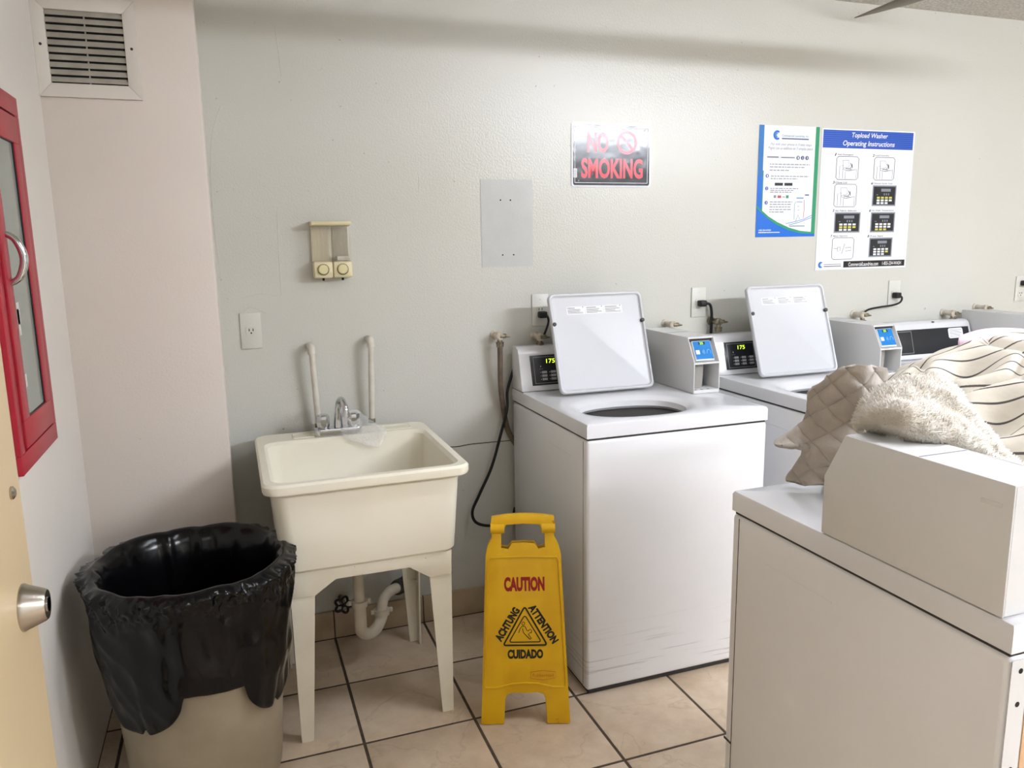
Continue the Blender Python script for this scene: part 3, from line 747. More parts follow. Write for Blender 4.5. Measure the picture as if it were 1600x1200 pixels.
# ------------------------------------------------------------------ outlets
def outlet(cx, cz, label, w=0.070, h=0.126, single=True):
    t = thing('wall_outlet', label, 'outlet', (cx, 0, cz), 0, 'wall outlets')
    B('cover_plate', 'outlet', t, -w/2, w/2, -0.006, 0.0, -h/2, h/2, bev=0.002)
    for s in ((0,) if single else (-1, 1)):
        r = bmesh.new(); prism(r, rounded_rect(-0.017, 0.017, s*0.026-0.0145, s*0.026+0.0145, 0.008), -0.0085, -0.005, 'y'); r = obj('receptacle', r, 'outlet', t)
        for x in (-0.0065, 0.0065): B('slot', 'dark_hole', r, x-0.0014, x+0.0014, -0.0092, -0.008, s*0.026-0.001, s*0.026+0.008)
        bm = bmesh.new(); lathec(bm, [(0.0028, -0.0092), (0.0028, -0.008)], 10, (0, 0, s*0.026-0.0075), 'y'); obj('ground_hole', bm, 'dark_hole', r)
    for z in ((-0.042, 0.042) if single else (0,)):
        bm = bmesh.new(); lathec(bm, [(0.003, -0.0068), (0.003, -0.005)], 10, (0, 0, z), 'y'); obj('screw', bm, 'outlet', t)
outlet(0.061, 1.206, 'white painted duplex outlet near the boxed-out wall, left of the sink')
outlet(1.152, 1.231, 'white outlet half behind the first open lid')
outlet(1.880, 1.232, 'white outlet with black plug between the two open lids')
outlet(2.952, 1.228, 'white outlet with black plug right of the second open lid')
outlet(3.775, 1.224, 'white outlet at the right edge of the picture', single=False)

def power_cord(label, plug, pts, rr_=0.0045):
    t = thing('power_cord', label, 'power cord', plug, 0, 'black power cords of the machines')
    bm = bmesh.new(); bx(bm, -0.012, 0.020, -0.030, 0.0, -0.013, 0.013, bev=0.005, seg=3); obj('plug', bm, 'cord', t)
    bm = bmesh.new(); tube(bm, smooth_path([tuple(Vector(p)-Vector(plug)) for p in pts], 8), rr_, 10); obj('cable', bm, 'cord', t)
power_cord('black power cord hanging from the outlet behind the first open lid', (1.150, -0.009, 1.214),
           [(1.168, -0.025, 1.216), (1.178, -0.028, 1.19), (1.165, -0.030, 1.15), (1.140, -0.028, 1.10), (1.125, -0.022, 1.06), (1.12, -0.020, 0.99), (1.11, -0.02, 0.92)])
power_cord('black power cord dropping straight down behind the first card reader', (1.882, -0.009, 1.228),
           [(1.900, -0.022, 1.228), (1.922, -0.026, 1.222), (1.932, -0.026, 1.19), (1.934, -0.024, 1.14), (1.934, -0.022, 1.05), (1.93, -0.02, 0.95)], 0.006)
power_cord('black power cord curling sideways from the outlet to the valve by the second machine', (2.945, -0.009, 1.222),
           [(2.964, -0.022, 1.223), (2.975, -0.030, 1.210), (2.962, -0.034, 1.190), (2.92, -0.034, 1.178), (2.84, -0.034, 1.172), (2.775, -0.034, 1.163), (2.742, -0.036, 1.142), (2.735, -0.036, 1.11), (2.735, -0.03, 1.0)])
power_cord('black plug in the outlet at the right edge of the picture', (3.775, -0.009, 1.252),
           [(3.79, -0.022, 1.252), (3.82, -0.03, 1.248), (3.84, -0.03, 1.2), (3.83, -0.025, 1.05), (3.82, -0.02, 0.95)])
# loose cord loop between sink and washer
bm = bmesh.new()
lp = [(atY(803, 575, -0.03)), (atY(793, 610, -0.04)), (atY(792, 640, -0.05)), (atY(782, 680, -0.05)), (atY(768, 730, -0.05)), (atY(748, 775, -0.05)), (atY(738, 800, -0.05)), (atY(745, 817, -0.05)), (atY(770, 821, -0.05)), (atY(798, 810, -0.04)), (1.03, -0.013, 0.43)]
tube(bm, smooth_path(lp, 8), 0.006, 10)
tag(obj('loose_cord', bm, 'cord'), 'black cord looping down the wall between sink and first washing machine', 'cord')

# ------------------------------------------------------------------ hose valves
def hose_valve(x, z, label, drop=True, mat_='painted_valve', hose=None):
    t = thing('hose_valve', label, 'valve', (x, 0, z), 0, 'wall valves behind the washing machines')
    bm = bmesh.new(); lathec(bm, [(0.019, 0.0), (0.019, -0.005), (0.013, -0.009), (0.012, -0.050), (0.016, -0.052), (0.016, -0.066), (0.011, -0.070)], 16, (0, 0, 0), 'y'); obj('valve_body', bm, mat_, t)
    bm = bmesh.new(); tube(bm, [(0.0, -0.062, 0.0), (0.024, -0.066, 0.001)], [0.011, 0.008], 12); tube(bm, [(0.020, -0.066, -0.001), (0.040, -0.068, -0.002)], [0.006, 0.003], 8); obj('valve_stem', bm, 'brass', t)
    if drop:
        bm = bmesh.new(); tube(bm, [(0, -0.056, -0.004), (0, -0.060, -0.024)], 0.010, 12); tube(bm, [(0, -0.060, -0.022), (0, -0.061, -0.042)], [0.016, 0.014], 10); obj('hose_nut', bm, 'brass', t)
    if hose:
        bm = bmesh.new(); tube(bm, smooth_path([tuple(Vector(p)-Vector((x, 0, z))) for p in hose], 8), 0.0105, 12); obj('rubber_hose', bm, 'hose_brown', t)
hose_valve(0.962, 1.143, 'painted wall valve with brown hose left of the first washing machine', True, 'painted_valve',
           [(0.962, -0.061, 1.105), (0.963, -0.058, 1.06), (0.967, -0.046, 0.95), (0.982, -0.030, 0.85), (1.008, -0.0155, 0.75), (1.06, -0.0145, 0.66)])
hose_valve(1.128, 1.130, 'dark wall valve in the shadow behind the first open lid', True)
hose_valve(1.722, 1.148, 'stubby wall valve above the first payment box', False)
hose_valve(1.945, 1.150, 'rusty wall valve beside the second black cord', True, 'brass')
hose_valve(2.720, 1.142, 'wall valve behind the sideways black cord', True)
hose_valve(3.270, 1.125, 'pale wall valve above the wide black control panel', True)
hose_valve(3.480, 1.142, 'single capped wall valve at the far right', False)

# ------------------------------------------------------------------ wall vent and column
t = thing('wall_vent', 'white painted square air vent high on the boxed-out wall', 'vent', (-0.336, COLY, 1.932))
x0, x1, z0, z1 = -0.134, 0.136, 0.0, 0.275
ix0, ix1, iz0, iz1 = -0.100, 0.101, 0.038, 0.238
for nm, pts in (('frame_side', [(x0, z0), (ix0, iz0), (ix0, iz1), (x0, z1)]), ('frame_side', [(x1, z0), (x1, z1), (ix1, iz1), (ix1, iz0)]),
                ('frame_rail', [(x0, z0), (x1, z0), (ix1, iz0), (ix0, iz0)]), ('frame_rail', [(x0, z1), (ix0, iz1), (ix1, iz1), (x1, z1)])):
    bm = bmesh.new(); prism(bm, pts, -0.012, 0.0, 'y', bev=0.0015); obj(nm, bm, 'vent', t)
B('duct_dark', 'dark_hole', t, ix0, ix1, -0.0015, -0.0005, iz0, iz1)
for k in range(10):
    zc = iz0+0.004+k*0.0202
    bm = bmesh.new(); prism(bm, [(-0.0125, zc), (-0.0105, zc-0.001), (-0.002, zc+0.0125), (-0.0035, zc+0.0145)], ix0, ix1, 'x'); obj('slat', bm, 'slat', t)
bm = bmesh.new(); bx(bm, -0.002, 0.002, -0.004, -0.0015, iz0, iz1); obj('slat_rod', bm, 'slat', t)
for x in (-0.117, 0.119):
    bm = bmesh.new(); lathec(bm, [(0.004, -0.0135), (0.004, -0.011)], 10, (x, 0, 0.142), 'y'); obj('screw', bm, 'seam', t)

# ------------------------------------------------------------------ fire extinguisher cabinet on the left wall
t = thing('extinguisher_cabinet', 'red metal fire extinguisher cabinet with glass front on the left wall', 'cabinet', (XL, -0.76, 1.005))
ya, yb, H = -0.19, 0.188, 0.86
bm = bmesh.new()
for b_ in ((0, 0.012, ya, yb, 0, 0.045), (0, 0.012, ya, yb, H-0.045, H), (0, 0.012, ya, ya+0.04, 0.045, H-0.045), (0, 0.012, yb-0.04, yb, 0.045, H-0.045)): bx(bm, *b_, bev=0.002)
obj('trim_frame', bm, 'red', t)
dr = bmesh.new()
for b_ in ((0.004, 0.016, ya+0.046, yb-0.046, 0.052, 0.115), (0.004, 0.016, ya+0.046, yb-0.046, H-0.115, H-0.052), (0.004, 0.016, ya+0.046, ya+0.1, 0.115, H-0.115), (0.004, 0.016, yb-0.10, yb-0.046, 0.115, H-0.115)): bx(dr, *b_, bev=0.002)
dr = obj('cabinet_door', dr, 'red', t)
B('door_gap', 'seam', t, 0.0, 0.003, ya+0.04, yb-0.04, 0.045, H-0.045)
B('pane', 'glass', dr, 0.006, 0.010, ya+0.098, yb-0.098, 0.112, H-0.112)
bm = bmesh.new(); loop = [(0.0105, y, z) for y, z in ((ya+0.1, 0.115), (yb-0.1, 0.115), (yb-0.1, H-0.115), (ya+0.1, H-0.115))]
for a, b_ in zip(loop, loop[1:]+loop[:1]): tube(bm, [a, b_], 0.003, 6)
obj('pane_gasket', bm, 'black', dr)
for k, (zz, ww) in enumerate(((0.18, 0.03), (0.30, 0.06), (0.325, 0.05))):
    B('glass_lettering', 'glass_print', dr, 0.0098, 0.0103, ya+0.13, ya+0.135+0.006*(k+1), zz, zz+ww)
bm = bmesh.new(); tube(bm, smooth_path([(0.014, -0.100, 0.420), (0.034, -0.099, 0.435), (0.046, -0.099, 0.475), (0.034, -0.099, 0.515), (0.014, -0.1, 0.530)], 6), [0.006+0.003*math.sin(PI*i/24) for i in range(25)], 12); obj('pull_handle', bm, 'chrome', dr)

# ------------------------------------------------------------------ open entry door at the far left
DX = -0.33
dl = B('door_1', 'door', None, DX-0.044, DX, -2.42, -1.522, 0.008, 2.06, bev=0.003); struct(dl, 'beige painted door standing open at the left edge')
kx = bmesh.new(); lathec(kx, [(0.036, DX), (0.036, DX+0.003), (0.034, DX+0.006), (0.0245, DX+0.030), (0.022, DX+0.033)], 32, (0, -1.592, 0.966), 'x'); kn = obj('door_knob', kx, 'brushed', dl)
bm = bmesh.new(); lathec(bm, [(0.011, DX+0.0325), (0.011, DX+0.0345)], 20, (0, -1.592, 0.966), 'x'); obj('key_cylinder', bm, 'chrome', kn)
bm = bmesh.new(); lathec(bm, [(0.010, DX), (0.010, DX+0.003), (0.006, DX+0.006)], 16, (0, -1.575, 1.142), 'x'); obj('door_plug', bm, 'brushed', dl)
struct(B('trim_1', 'door', None, XL, DX+0.01, -2.60, -2.425, 0.0, 2.10, bev=0.004), 'beige door jamb')

# ------------------------------------------------------------------ bin and liner
BX, BY = -0.155, -0.672
t = thing('trash_can', 'round beige plastic bin under the black liner', 'trash can', (BX, BY, 0))
bm = bmesh.new(); rings = []
nseg = 60
for ri, (r_, z_) in enumerate(((0.0005, 0.004), (0.188, 0.004), (0.198, 0.012), (0.202, 0.04), (0.242, 0.60), (0.250, 0.605), (0.252, 0.640), (0.244, 0.645), (0.238, 0.60), (0.195, 0.05), (0.0005, 0.03))):
    ring = []
    for k in range(nseg):
        a = 2*PI*k/nseg
        rr2 = r_*(0.972 if (k % 6 == 0 and ri in (3, 4)) else 1.0)
        ring.append(bm.verts.new((rr2*math.cos(a), rr2*math.sin(a), z_)))
    rings.append(ring)
for a, b in zip(rings, rings[1:]):
    for k in range(nseg): bm.faces.new((a[k], a[(k+1) % nseg], b[(k+1) % nseg], b[k]))
obj('bin_body', bm, 'bin', t)
# liner
def liner():
    bm = bmesh.new(); n = 320
    G = []
    prof = []
    for i in range(16): prof.append(('in', i/15))
    for i in range(1, 5): prof.append(('rim', i/5))
    for i in range(60): prof.append(('out', i/59))
    rnd = random.Random(3); C1, C2 = math.radians(-124), math.radians(-36)
    folds = [(rnd.uniform(0, 2*PI), rnd.uniform(0.05, 0.12), rnd.uniform(0.004, 0.012)) for _ in range(40)]
    def lobe(a, c, w):
        d = abs((a-c+PI) % (2*PI)-PI); return 0.0 if d > w else (math.cos(PI/2*d/w))**0.45
    for kind, s in prof:
        row = []
        for k in range(n):
            a = 2*PI*k/n
            ca, sa = math.cos(a), math.sin(a)
            wob = 0.007*noise.noise(Vector((ca*2.2, sa*2.2, 1.3)))+0.004*noise.noise(Vector((ca*7, sa*7, 4)))
            zr = 0.650+0.010*noise.noise(Vector((ca*2.5, sa*2.5, 7)))
            pl = sum(am*math.exp(-(((a-c+PI) % (2*PI)-PI)/w)**2) for c, w, am in folds)
            if kind == 'in':
                z = 0.20+(zr-0.20)*s; r_ = 0.168+0.052*s+0.014*max(0, s-0.85)/0.15-0.5*pl*s-0.012*(1-s)*abs(noise.noise(Vector((ca*3, sa*3, z*5))))
            elif kind == 'rim':
                ph = PI*s; r_ = 0.252-0.012*math.cos(ph)+wob*0.5-0.3*pl; z = zr+0.012*math.sin(ph)
            else:
                L1 = lobe(a, C1, 0.46); L2 = lobe(a, C2, 0.44)
                notch = 0.016*math.exp(-(((a-C1+PI) % (2*PI)-PI)/0.03)**2)+0.016*math.exp(-(((a-C2+PI) % (2*PI)-PI)/0.03)**2)
                zb = 0.375+0.012*math.sin(a*3+0.5)-0.105*max(L1, L2)+notch*max(L1, L2)
                z = zr+(zb-zr)*s
                r_ = 0.265-0.020*s+wob+0.12*pl*math.sin(7*s+a*3)
                r_ += 0.007*noise.noise(Vector((ca*4, sa*4, z*6)))
                cr1 = noise.noise(Vector((ca*3.2+z*5, sa*3.2-z*4, z*5))); cr2 = noise.noise(Vector((ca*15, sa*15, z*26)))
                cr3 = noise.noise(Vector((ca*11-z*16, sa*11+z*9, z*22+3))); cr4 = noise.noise(Vector((ca*26+z*20, sa*26, z*48)))
                r_ += 0.012*(1-abs(cr1)*2)*(0.45+0.55*(1-s))+0.024*(0.4-abs(cr3))*max(0.02, 1-s*3.4)+0.018*(0.4-abs(cr4))*max(0.01, 1-s*4.5)
                if s > 0.74: r_ -= 0.012*(s-0.74)/0.26*max(L1, L2)
                low = 0.202+0.040*max(0.0, min(1.0, (z-0.04)/0.56)); r_ = max(r_, low+0.010)
            row.append(Vector((r_*ca, r_*sa, z)))
        G.append(row)
    grid_faces(bm, G, wrap=True)
    o = obj('bin_liner', bm, 'bag', None, angle=180); o.location = (BX, BY, 0)
    tag(o, 'shiny black plastic bag lining the bin and folded over its rim', 'trash bag')
    md = o.modifiers.new('thick', 'SOLIDIFY'); md.thickness = 0.0012
liner()

# ------------------------------------------------------------------ wet floor sign
fl_, fr_ = atZ(754, 1130, 0), atZ(889, 1128, 0)
mid = (fl_+fr_)/2; ang = math.atan2(fr_.y-fl_.y, fr_.x-fl_.x)
t = thing('wet_floor_sign', 'yellow folding wet floor caution sign standing before the first washing machine', 'floor sign', (mid.x, mid.y, 0), ang)
SH = 0.665; lean = math.radians(8.5)
Ml = Matrix.Rotation(-lean, 4, 'X')      # local z leans towards +y (back)
def sheet(name, pts, y0, y1, m='yellow', bev=0.0, par=None, mx=Ml):
    bm = bmesh.new(); prism(bm, pts, y0, y1, 'y', bev=bev); bmesh.ops.transform(bm, matrix=mx, verts=bm.verts[:]); return obj(name, bm, m, par or t)
def half(x): return [(-a, b) for a, b in reversed(x)]
R_ = [(0.0, 0.098), (0.040, 0.100), (0.058, 0.094), (0.063, 0.080), (0.068, 0.002), (0.071, 0.0), (0.137, 0.0), (0.141, 0.005), (0.137, 0.080), (0.118, 0.540), (0.111, 0.567), (0.098, 0.592), (0.098, 0.628), (0.068, 0.628), (0.068, 0.560), (0.048, 0.556), (0.036, 0.574), (0.0, 0.576)]
outline = R_ + [(-a, b) for a, b in reversed(R_[1:-1])]
outline = outline
front = sheet('front_panel', outline, -0.011, 0.0, bev=0.003)
# raised bead around the recessed face
bead = [(-0.104, 0.530), (0.0, 0.532), (0.104, 0.530), (0.110, 0.520), (0.128, 0.130), (0.126, 0.118), (0.09, 0.118), (0.04, 0.130), (0.0, 0.132), (-0.04, 0.130), (-0.09, 0.118), (-0.126, 0.118), (-0.128, 0.130), (-0.110, 0.520)]
bm = bmesh.new(); tube(bm, [(x, -0.0112, z) for x, z in bead], 0.0032, 8, closed=True); bmesh.ops.transform(bm, matrix=Ml, verts=bm.verts[:]); obj('face_bead', bm, 'yellow', t)
# handle with hinge sleeves
bm = bmesh.new(); prism(bm, [(-0.100, 0.618), (-0.098, 0.658), (-0.05, 0.665), (0.0, 0.667), (0.05, 0.665), (0.098, 0.658), (0.100, 0.618), (0.058, 0.620), (0.052, 0.633), (0.0, 0.636), (-0.052, 0.633), (-0.058, 0.620)], -0.014, 0.016, 'y', bev=0.003)
bmesh.ops.transform(bm, matrix=Ml, verts=bm.verts[:]); obj('carry_handle', bm, 'yellow', t)
for s in (-1, 1):
    bm = bmesh.new(); tube(bm, [(s*0.058, -0.004, 0.622), (s*0.101, -0.004, 0.622)], 0.0175, 16); bmesh.ops.transform(bm, matrix=Ml, verts=bm.verts[:]); obj('hinge_sleeve', bm, 'yellow', t)
# rear panel
hz = Ml @ Vector((0, 0.004, 0.625))
Mr = Matrix.Translation((0, hz.y+0.004, hz.z)) @ Matrix.Rotation(math.radians(11), 4, 'X') @ Matrix.Translation((0, 0, -0.634))
sheet('rear_panel', outline, 0.0, 0.010, bev=0.0, mx=Mr)
# print
def fmx(x, z, rot=0.0, off=-0.0113):
    return Ml @ Matrix.Translation((x, off, z)) @ Matrix.Rotation(PI/2, 4, 'X') @ Matrix.Rotation(rot, 4, 'Z')
text_mesh('caution_lettering', 'CAUTION', 0.127, 0.046, 'caution_red', front, fmx(0.002, 0.446), bold=0.056)
TC = (0.002, 0.305)
text_mesh('cuidado_lettering', 'CUIDADO', 0.112, 0.030, 'black_print', front, fmx(0.002, 0.224), bold=0.056)
text_mesh('achtung_lettering', 'ACHTUNG', 0.118, 0.026, 'black_print', front, fmx(-0.053, 0.319, math.radians(58)), bold=0.056)
text_mesh('attention_lettering', 'ATTENTION', 0.140, 0.026, 'black_print', front, fmx(0.060, 0.319, math.radians(-57)), bold=0.056)
for w_, zb, zt, rad in ((0.069, 0.252, 0.375, 0.0026), (0.051, 0.262, 0.348, 0.0017)):
    P3 = [Vector((-w_, 0, zb)), Vector((w_, 0, zb)), Vector((0, 0, zt))]; loop = []
    for i in range(3):
        a, b, c = P3[i-1], P3[i], P3[(i+1) % 3]
        for k in range(7):
            q = k/6; p_ = b+(a-b).normalized()*0.010; q_ = b+(c-b).normalized()*0.010
            loop.append((1-q)**2*p_+2*q*(1-q)*b+q*q*q_)
    bm = bmesh.new(); tube(bm, [(v.x+0.002, -0.0113, v.z) for v in loop], rad, 6, closed=True); bmesh.ops.transform(bm, matrix=Ml, verts=bm.verts[:]); obj('warning_triangle', bm, 'black_print', front)
bm = bmesh.new()
hc = (-0.003, 0.321)
tube(bm, [(hc[0]+0.0045*math.cos(a), -0.0113, hc[1]+0.0050*math.sin(a)) for a in [2*PI*k/14 for k in range(14)]], 0.0010, 5, closed=True)
for pl in ([(-0.018, 0.292), (-0.013, 0.306), (-0.006, 0.313), (0.003, 0.311), (0.007, 0.300), (0.011, 0.297), (0.019, 0.303), (0.023, 0.299), (0.022, 0.290)],
           [(-0.006, 0.305), (-0.003, 0.292), (0.006, 0.282), (0.018, 0.270), (0.022, 0.272), (0.012, 0.287), (0.020, 0.293)]):
    tube(bm, [(x, -0.0113, z) for x, z in pl], 0.0012, 5)
bmesh.ops.transform(bm, matrix=Ml, verts=bm.verts[:]); obj('slipping_figure', bm, 'black_print', front)
bm = bmesh.new(); tube(bm, [(x, -0.0112, z) for x, z in ((0.018, 0.146), (0.055, 0.141), (0.096, 0.146), (0.096, 0.166), (0.055, 0.171), (0.018, 0.166))], 0.0010, 5, closed=True); bmesh.ops.transform(bm, matrix=Ml, verts=bm.verts[:]); obj('maker_badge', bm, 'emboss', front)
text_mesh('maker_lettering', 'Rubbermaid', 0.066, 0.011, 'emboss', front, fmx(0.057, 0.156), bold=0.01)

# ------------------------------------------------------------------ no smoking sign
t = thing('no_smoking_sign', 'black and red no smoking sign on the back wall', 'sign', (1.464, 0, 1.828))
bm = bmesh.new(); prism(bm, rounded_rect(-0.175, 0.175, -0.121, 0.121, 0.010), -0.0035, -0.0005, 'y'); obj('sign_edge', bm, 'sign_edge', t)
bm = bmesh.new(); prism(bm, rounded_rect(-0.168, 0.168, -0.115, 0.115, 0.008), -0.0045, -0.0035, 'y'); sp = obj('sign_face', bm, 'sign_black', t)
def wmx(x, z, off): return Matrix.Translation((x, off, z)) @ Matrix.Rotation(PI/2, 4, 'X')
bm = bmesh.new()
for b_ in ((-0.162, 0.160, -0.1065, -0.1045), (-0.162, 0.160, 0.1045, 0.1065), (-0.162, -0.160, -0.1065, 0.1065), (0.158, 0.160, -0.1065, 0.1065)): bx(bm, b_[0], b_[1], -0.0049, -0.0044, b_[2], b_[3])
obj('border_line', bm, 'white_print', sp)
text_mesh('smoking_lettering', 'SMOKING', 0.272, 0.078, 'sign_red', sp, wmx(0.002, -0.050, -0.0046), bold=0.034)
text_mesh('no_lettering', 'NO', 0.092, 0.078, 'sign_red', sp, wmx(-0.062, 0.048, -0.0046), bold=0.034)
bm = bmesh.new(); ring = [(0.066+0.040*math.cos(a), -0.0047, 0.050+0.040*math.sin(a)) for a in [2*PI*k/36 for k in range(36)]]
V0 = [bm.verts.new((0.066+0.045*math.cos(2*PI*k/36), -0.0049, 0.050+0.045*math.sin(2*PI*k/36))) for k in range(36)]
V1 = [bm.verts.new((0.066+0.034*math.cos(2*PI*k/36), -0.0049, 0.050+0.034*math.sin(2*PI*k/36))) for k in range(36)]
for k in range(36): bm.faces.new((V0[k], V0[(k+1) % 36], V1[(k+1) % 36], V1[k]))
d_ = 0.034/math.sqrt(2); e_ = 0.004
f_ = bm.faces.new([bm.verts.new((0.066+x, -0.0049, 0.050+z)) for x, z in ((-d_-e_, d_-e_), (-d_+e_, d_+e_), (d_+e_, -d_+e_), (d_-e_, -d_-e_))])
obj('prohibition_ring', bm, 'sign_red', sp)
bm = bmesh.new(); bx(bm, 0.048, 0.090, -0.0048, -0.0045, 0.046, 0.053); obj('cigarette', bm, 'white_print', sp)
B('price_sticker', 'white_print', sp, -0.166, -0.152, -0.0052, -0.0044, -0.086, -0.052)
bm = bmesh.new()
for i in range(7): bx(bm, -0.164, -0.154, -0.0054, -0.0051, -0.083+i*0.004, -0.0815+i*0.004)
obj('sticker_print', bm, 'label_grey', sp)
for x in (-0.145, 0.145):
    bm = bmesh.new(); lathec(bm, [(0.003, -0.0055), (0.003, -0.004)], 8, (x, 0, 0.098 if x > 0 else -0.098), 'y'); obj('tack', bm, 'label_grey', sp)

# ------------------------------------------------------------------ posters
class Poster:
    def __init__(s, name, label, x0, x1, z0, z1):
        s.x0, s.z1, s.W, s.H = x0, z1, x1-x0, z1-z0
        s.t = thing(name, label, 'poster', (x0, 0, z0)); s.n = 0
        s.base = B('paper_sheet', 'paper', s.t, 0, s.W, -0.0022, -0.001, 0, s.H)
    def pos(s, u, f): return u*s.W, (1-f)*s.H
    def rect(s, name, m, u0, u1, f0, f1, lay=1):
        bm = bmesh.new(); a, zb = s.pos(u0, f1); b, zt = s.pos(u1, f0)
        bx(bm, a, b, -0.0022-0.0003*lay, -0.0021, zb, zt); return obj(name, bm, m, s.base)
    def rects(s, name, m, L, lay=1):
        bm = bmesh.new()
        for u0, u1, f0, f1 in L:
            a, zb = s.pos(u0, f1); b, zt = s.pos(u1, f0); bx(bm, a, b, -0.0022-0.0003*lay, -0.0021, zb, zt)
        return obj(name, bm, m, s.base)
    def poly(s, name, m, P, lay=1):
        bm = bmesh.new(); prism(bm, [s.pos(u, f) for u, f in P], -0.0022-0.0003*lay, -0.0021, 'y'); return obj(name, bm, m, s.base)
    def lines(s, name, m, Ls, r=0.0009):
        bm = bmesh.new()
        for L in Ls: tube(bm, [(s.pos(u, f)[0], -0.0024, s.pos(u, f)[1]) for u, f in L], r, 5)
        return obj(name, bm, m, s.base)
    def text(s, name, body, m, u0, u1, f0, f1, lay=2, bold=0.0, shear=0.0):
        a, zb = s.pos(u0, f1); b, zt = s.pos(u1, f0)
        return text_mesh(name, body, b-a, zt-zb, m, s.base, wmx((a+b)/2, (zb+zt)/2, -0.0022-0.0003*lay), bold=bold, shear=shear)

p = Poster('instruction_poster', 'large white washer operating instructions poster with blue banner', 2.486, 3.010, 1.350, 1.964)
p.rect('title_banner', 'p_blue', 0.012, 0.985, 0.008, 0.132)
p.rects('banner_line', 'p_teal', [(0.012, 0.985, 0.018+i*0.0145, 0.0195+i*0.0145) for i in range(8)], lay=1.2)
p.text('title_lettering', 'Topload Washer', 'white_print', 0.31, 0.70, 0.022, 0.066, bold=0.012, shear=0.2)
p.text('title_lettering', 'Operating Instructions', 'white_print', 0.22, 0.78, 0.078, 0.125, bold=0.012, shear=0.2)
caps = ['1 Add Detergent', '2 Load Laundry', '3 Close Lid', '4 Choose Cycle Type', '5 Set Fabric Selector', '6 Set Wash Temperature', '7 Make Payment', '8 Press Start']
cells = [(0.165, 0.400, 0.190, 0.352), (0.570, 0.795, 0.190, 0.352), (0.160, 0.395, 0.385, 0.545), (0.570, 0.835, 0.390, 0.540),
         (0.175, 0.455, 0.585, 0.732), (0.570, 0.840, 0.585, 0.732), (0.168, 0.400, 0.768, 0.925), (0.570, 0.830, 0.772, 0.915)]
for i, (u0, u1, f0, f1) in enumerate(cells):
    p.text('caption_numeral', caps[i][0], 'black_print', u0-0.025, u0-0.005, f0-0.022, f0-0.003, bold=0.02, shear=0.2)
    p.text('caption_lettering', caps[i][2:], 'black_print', u0+0.003, u0+0.003+0.0112*len(caps[i]), f0-0.018, f0-0.006, bold=0.01, shear=0.2)
    w_, h_ = u1-u0, f1-f0
    def q(a, b): return (u0+a*w_, f0+b*h_)
    if i in (0, 1, 2, 6):
        rr_ = [q(0.08, 0), q(0.92, 0), q(1, 0.08), q(1, 0.92), q(0.92, 1), q(0.08, 1), q(0, 0.92), q(0, 0.08), q(0.08, 0)]
        p.lines('picture_frame', 'black_print', [rr_], 0.0011)
        if i < 3:
            p.lines('washer_drawing', 'black_print', [[q(0.15, 0.95), q(0.15, 0.42), q(0.3, 0.38), q(0.3, 0.55)], [q(0.3, 0.55), q(0.55, 0.62), q(0.92, 0.55), q(0.92, 0.95)],
                    [q(0.3, 0.95), q(0.3, 0.55)], [q(0.42, 0.97), q(0.42, 0.62), q(0.92, 0.55)], [q(0.3, 0.5), q(0.28, 0.16), q(0.55, 0.16), q(0.58, 0.45), q(0.3, 0.5)]], 0.0007)
            p.lines('arm_drawing', 'black_print', [[q(0.62, 0.28), q(0.7, 0.42), q(0.62, 0.5)], [q(0.7, 0.3), q(0.72, 0.5)], [q(0.42, 0.52), q(0.68, 0.54)]], 0.0016)
        else:
            p.lines('payment_drawing', 'black_print', [[q(0.08, 0.5), q(0.25, 0.5)], [q(0.25, 0.45), q(0.38, 0.42), q(0.38, 0.6), q(0.25, 0.62), q(0.25, 0.45)], [q(0.45, 0.75), q(0.58, 0.28)], [q(0.6, 0.47), q(0.88, 0.45), q(0.88, 0.6), q(0.62, 0.62)]], 0.0008)
    else:
        p.rect('panel_picture_frame', 'p_grey', u0, u1, f0, f1, 0.8)
        p.rect('panel_picture', 'panel_black', u0+0.012, u1-0.012, f0+0.010, f1-0.010, 1.2)
        p.rect('panel_display', 'p_grey', *[q(0.36, 0)[0], q(0.76, 0)[0], q(0, 0.16)[1], q(0, 0.30)[1]], 1.6)
        rows = {3: 0, 4: 1, 5: 2}.get(i, -1)
        wl, yl = [], []
        for r_ in range(3):
            for c_ in range(4):
                if c_ == 3 and r_ == 2: continue
                it = (q(0.20+c_*0.17, 0)[0], q(0.32+c_*0.17, 0)[0], q(0, 0.55+r_*0.13)[1], q(0, 0.64+r_*0.13)[1])
                (yl if (r_ == rows or (i == 7 and c_ == 3 and r_ == 1)) else wl).append(it)
        p.rects('panel_buttons', 'white_print', wl, 1.6)
        if yl: p.rects('panel_buttons', 'p_yellow', yl, 1.6)
        p.rects('panel_marks', 'p_grey', [(q(0.48+k*0.09, 0)[0], q(0.52+k*0.09, 0)[0], q(0, 0.38)[1], q(0, 0.48)[1]) for k in range(3)]+[(q(0.17, 0)[0], q(0.24, 0)[0], q(0, 0.44)[1], q(0, 0.47)[1])], 1.6)
p.rect('footer_bar', 'black_print', 0.300, 0.985, 0.940, 0.986)
p.text('footer_lettering', 'CommercialLaundries.com', 'white_print', 0.355, 0.685, 0.950, 0.978, bold=0.008)
p.text('footer_lettering', '1-855-254-WASH', 'white_print', 0.730, 0.945, 0.950, 0.976, bold=0.008)
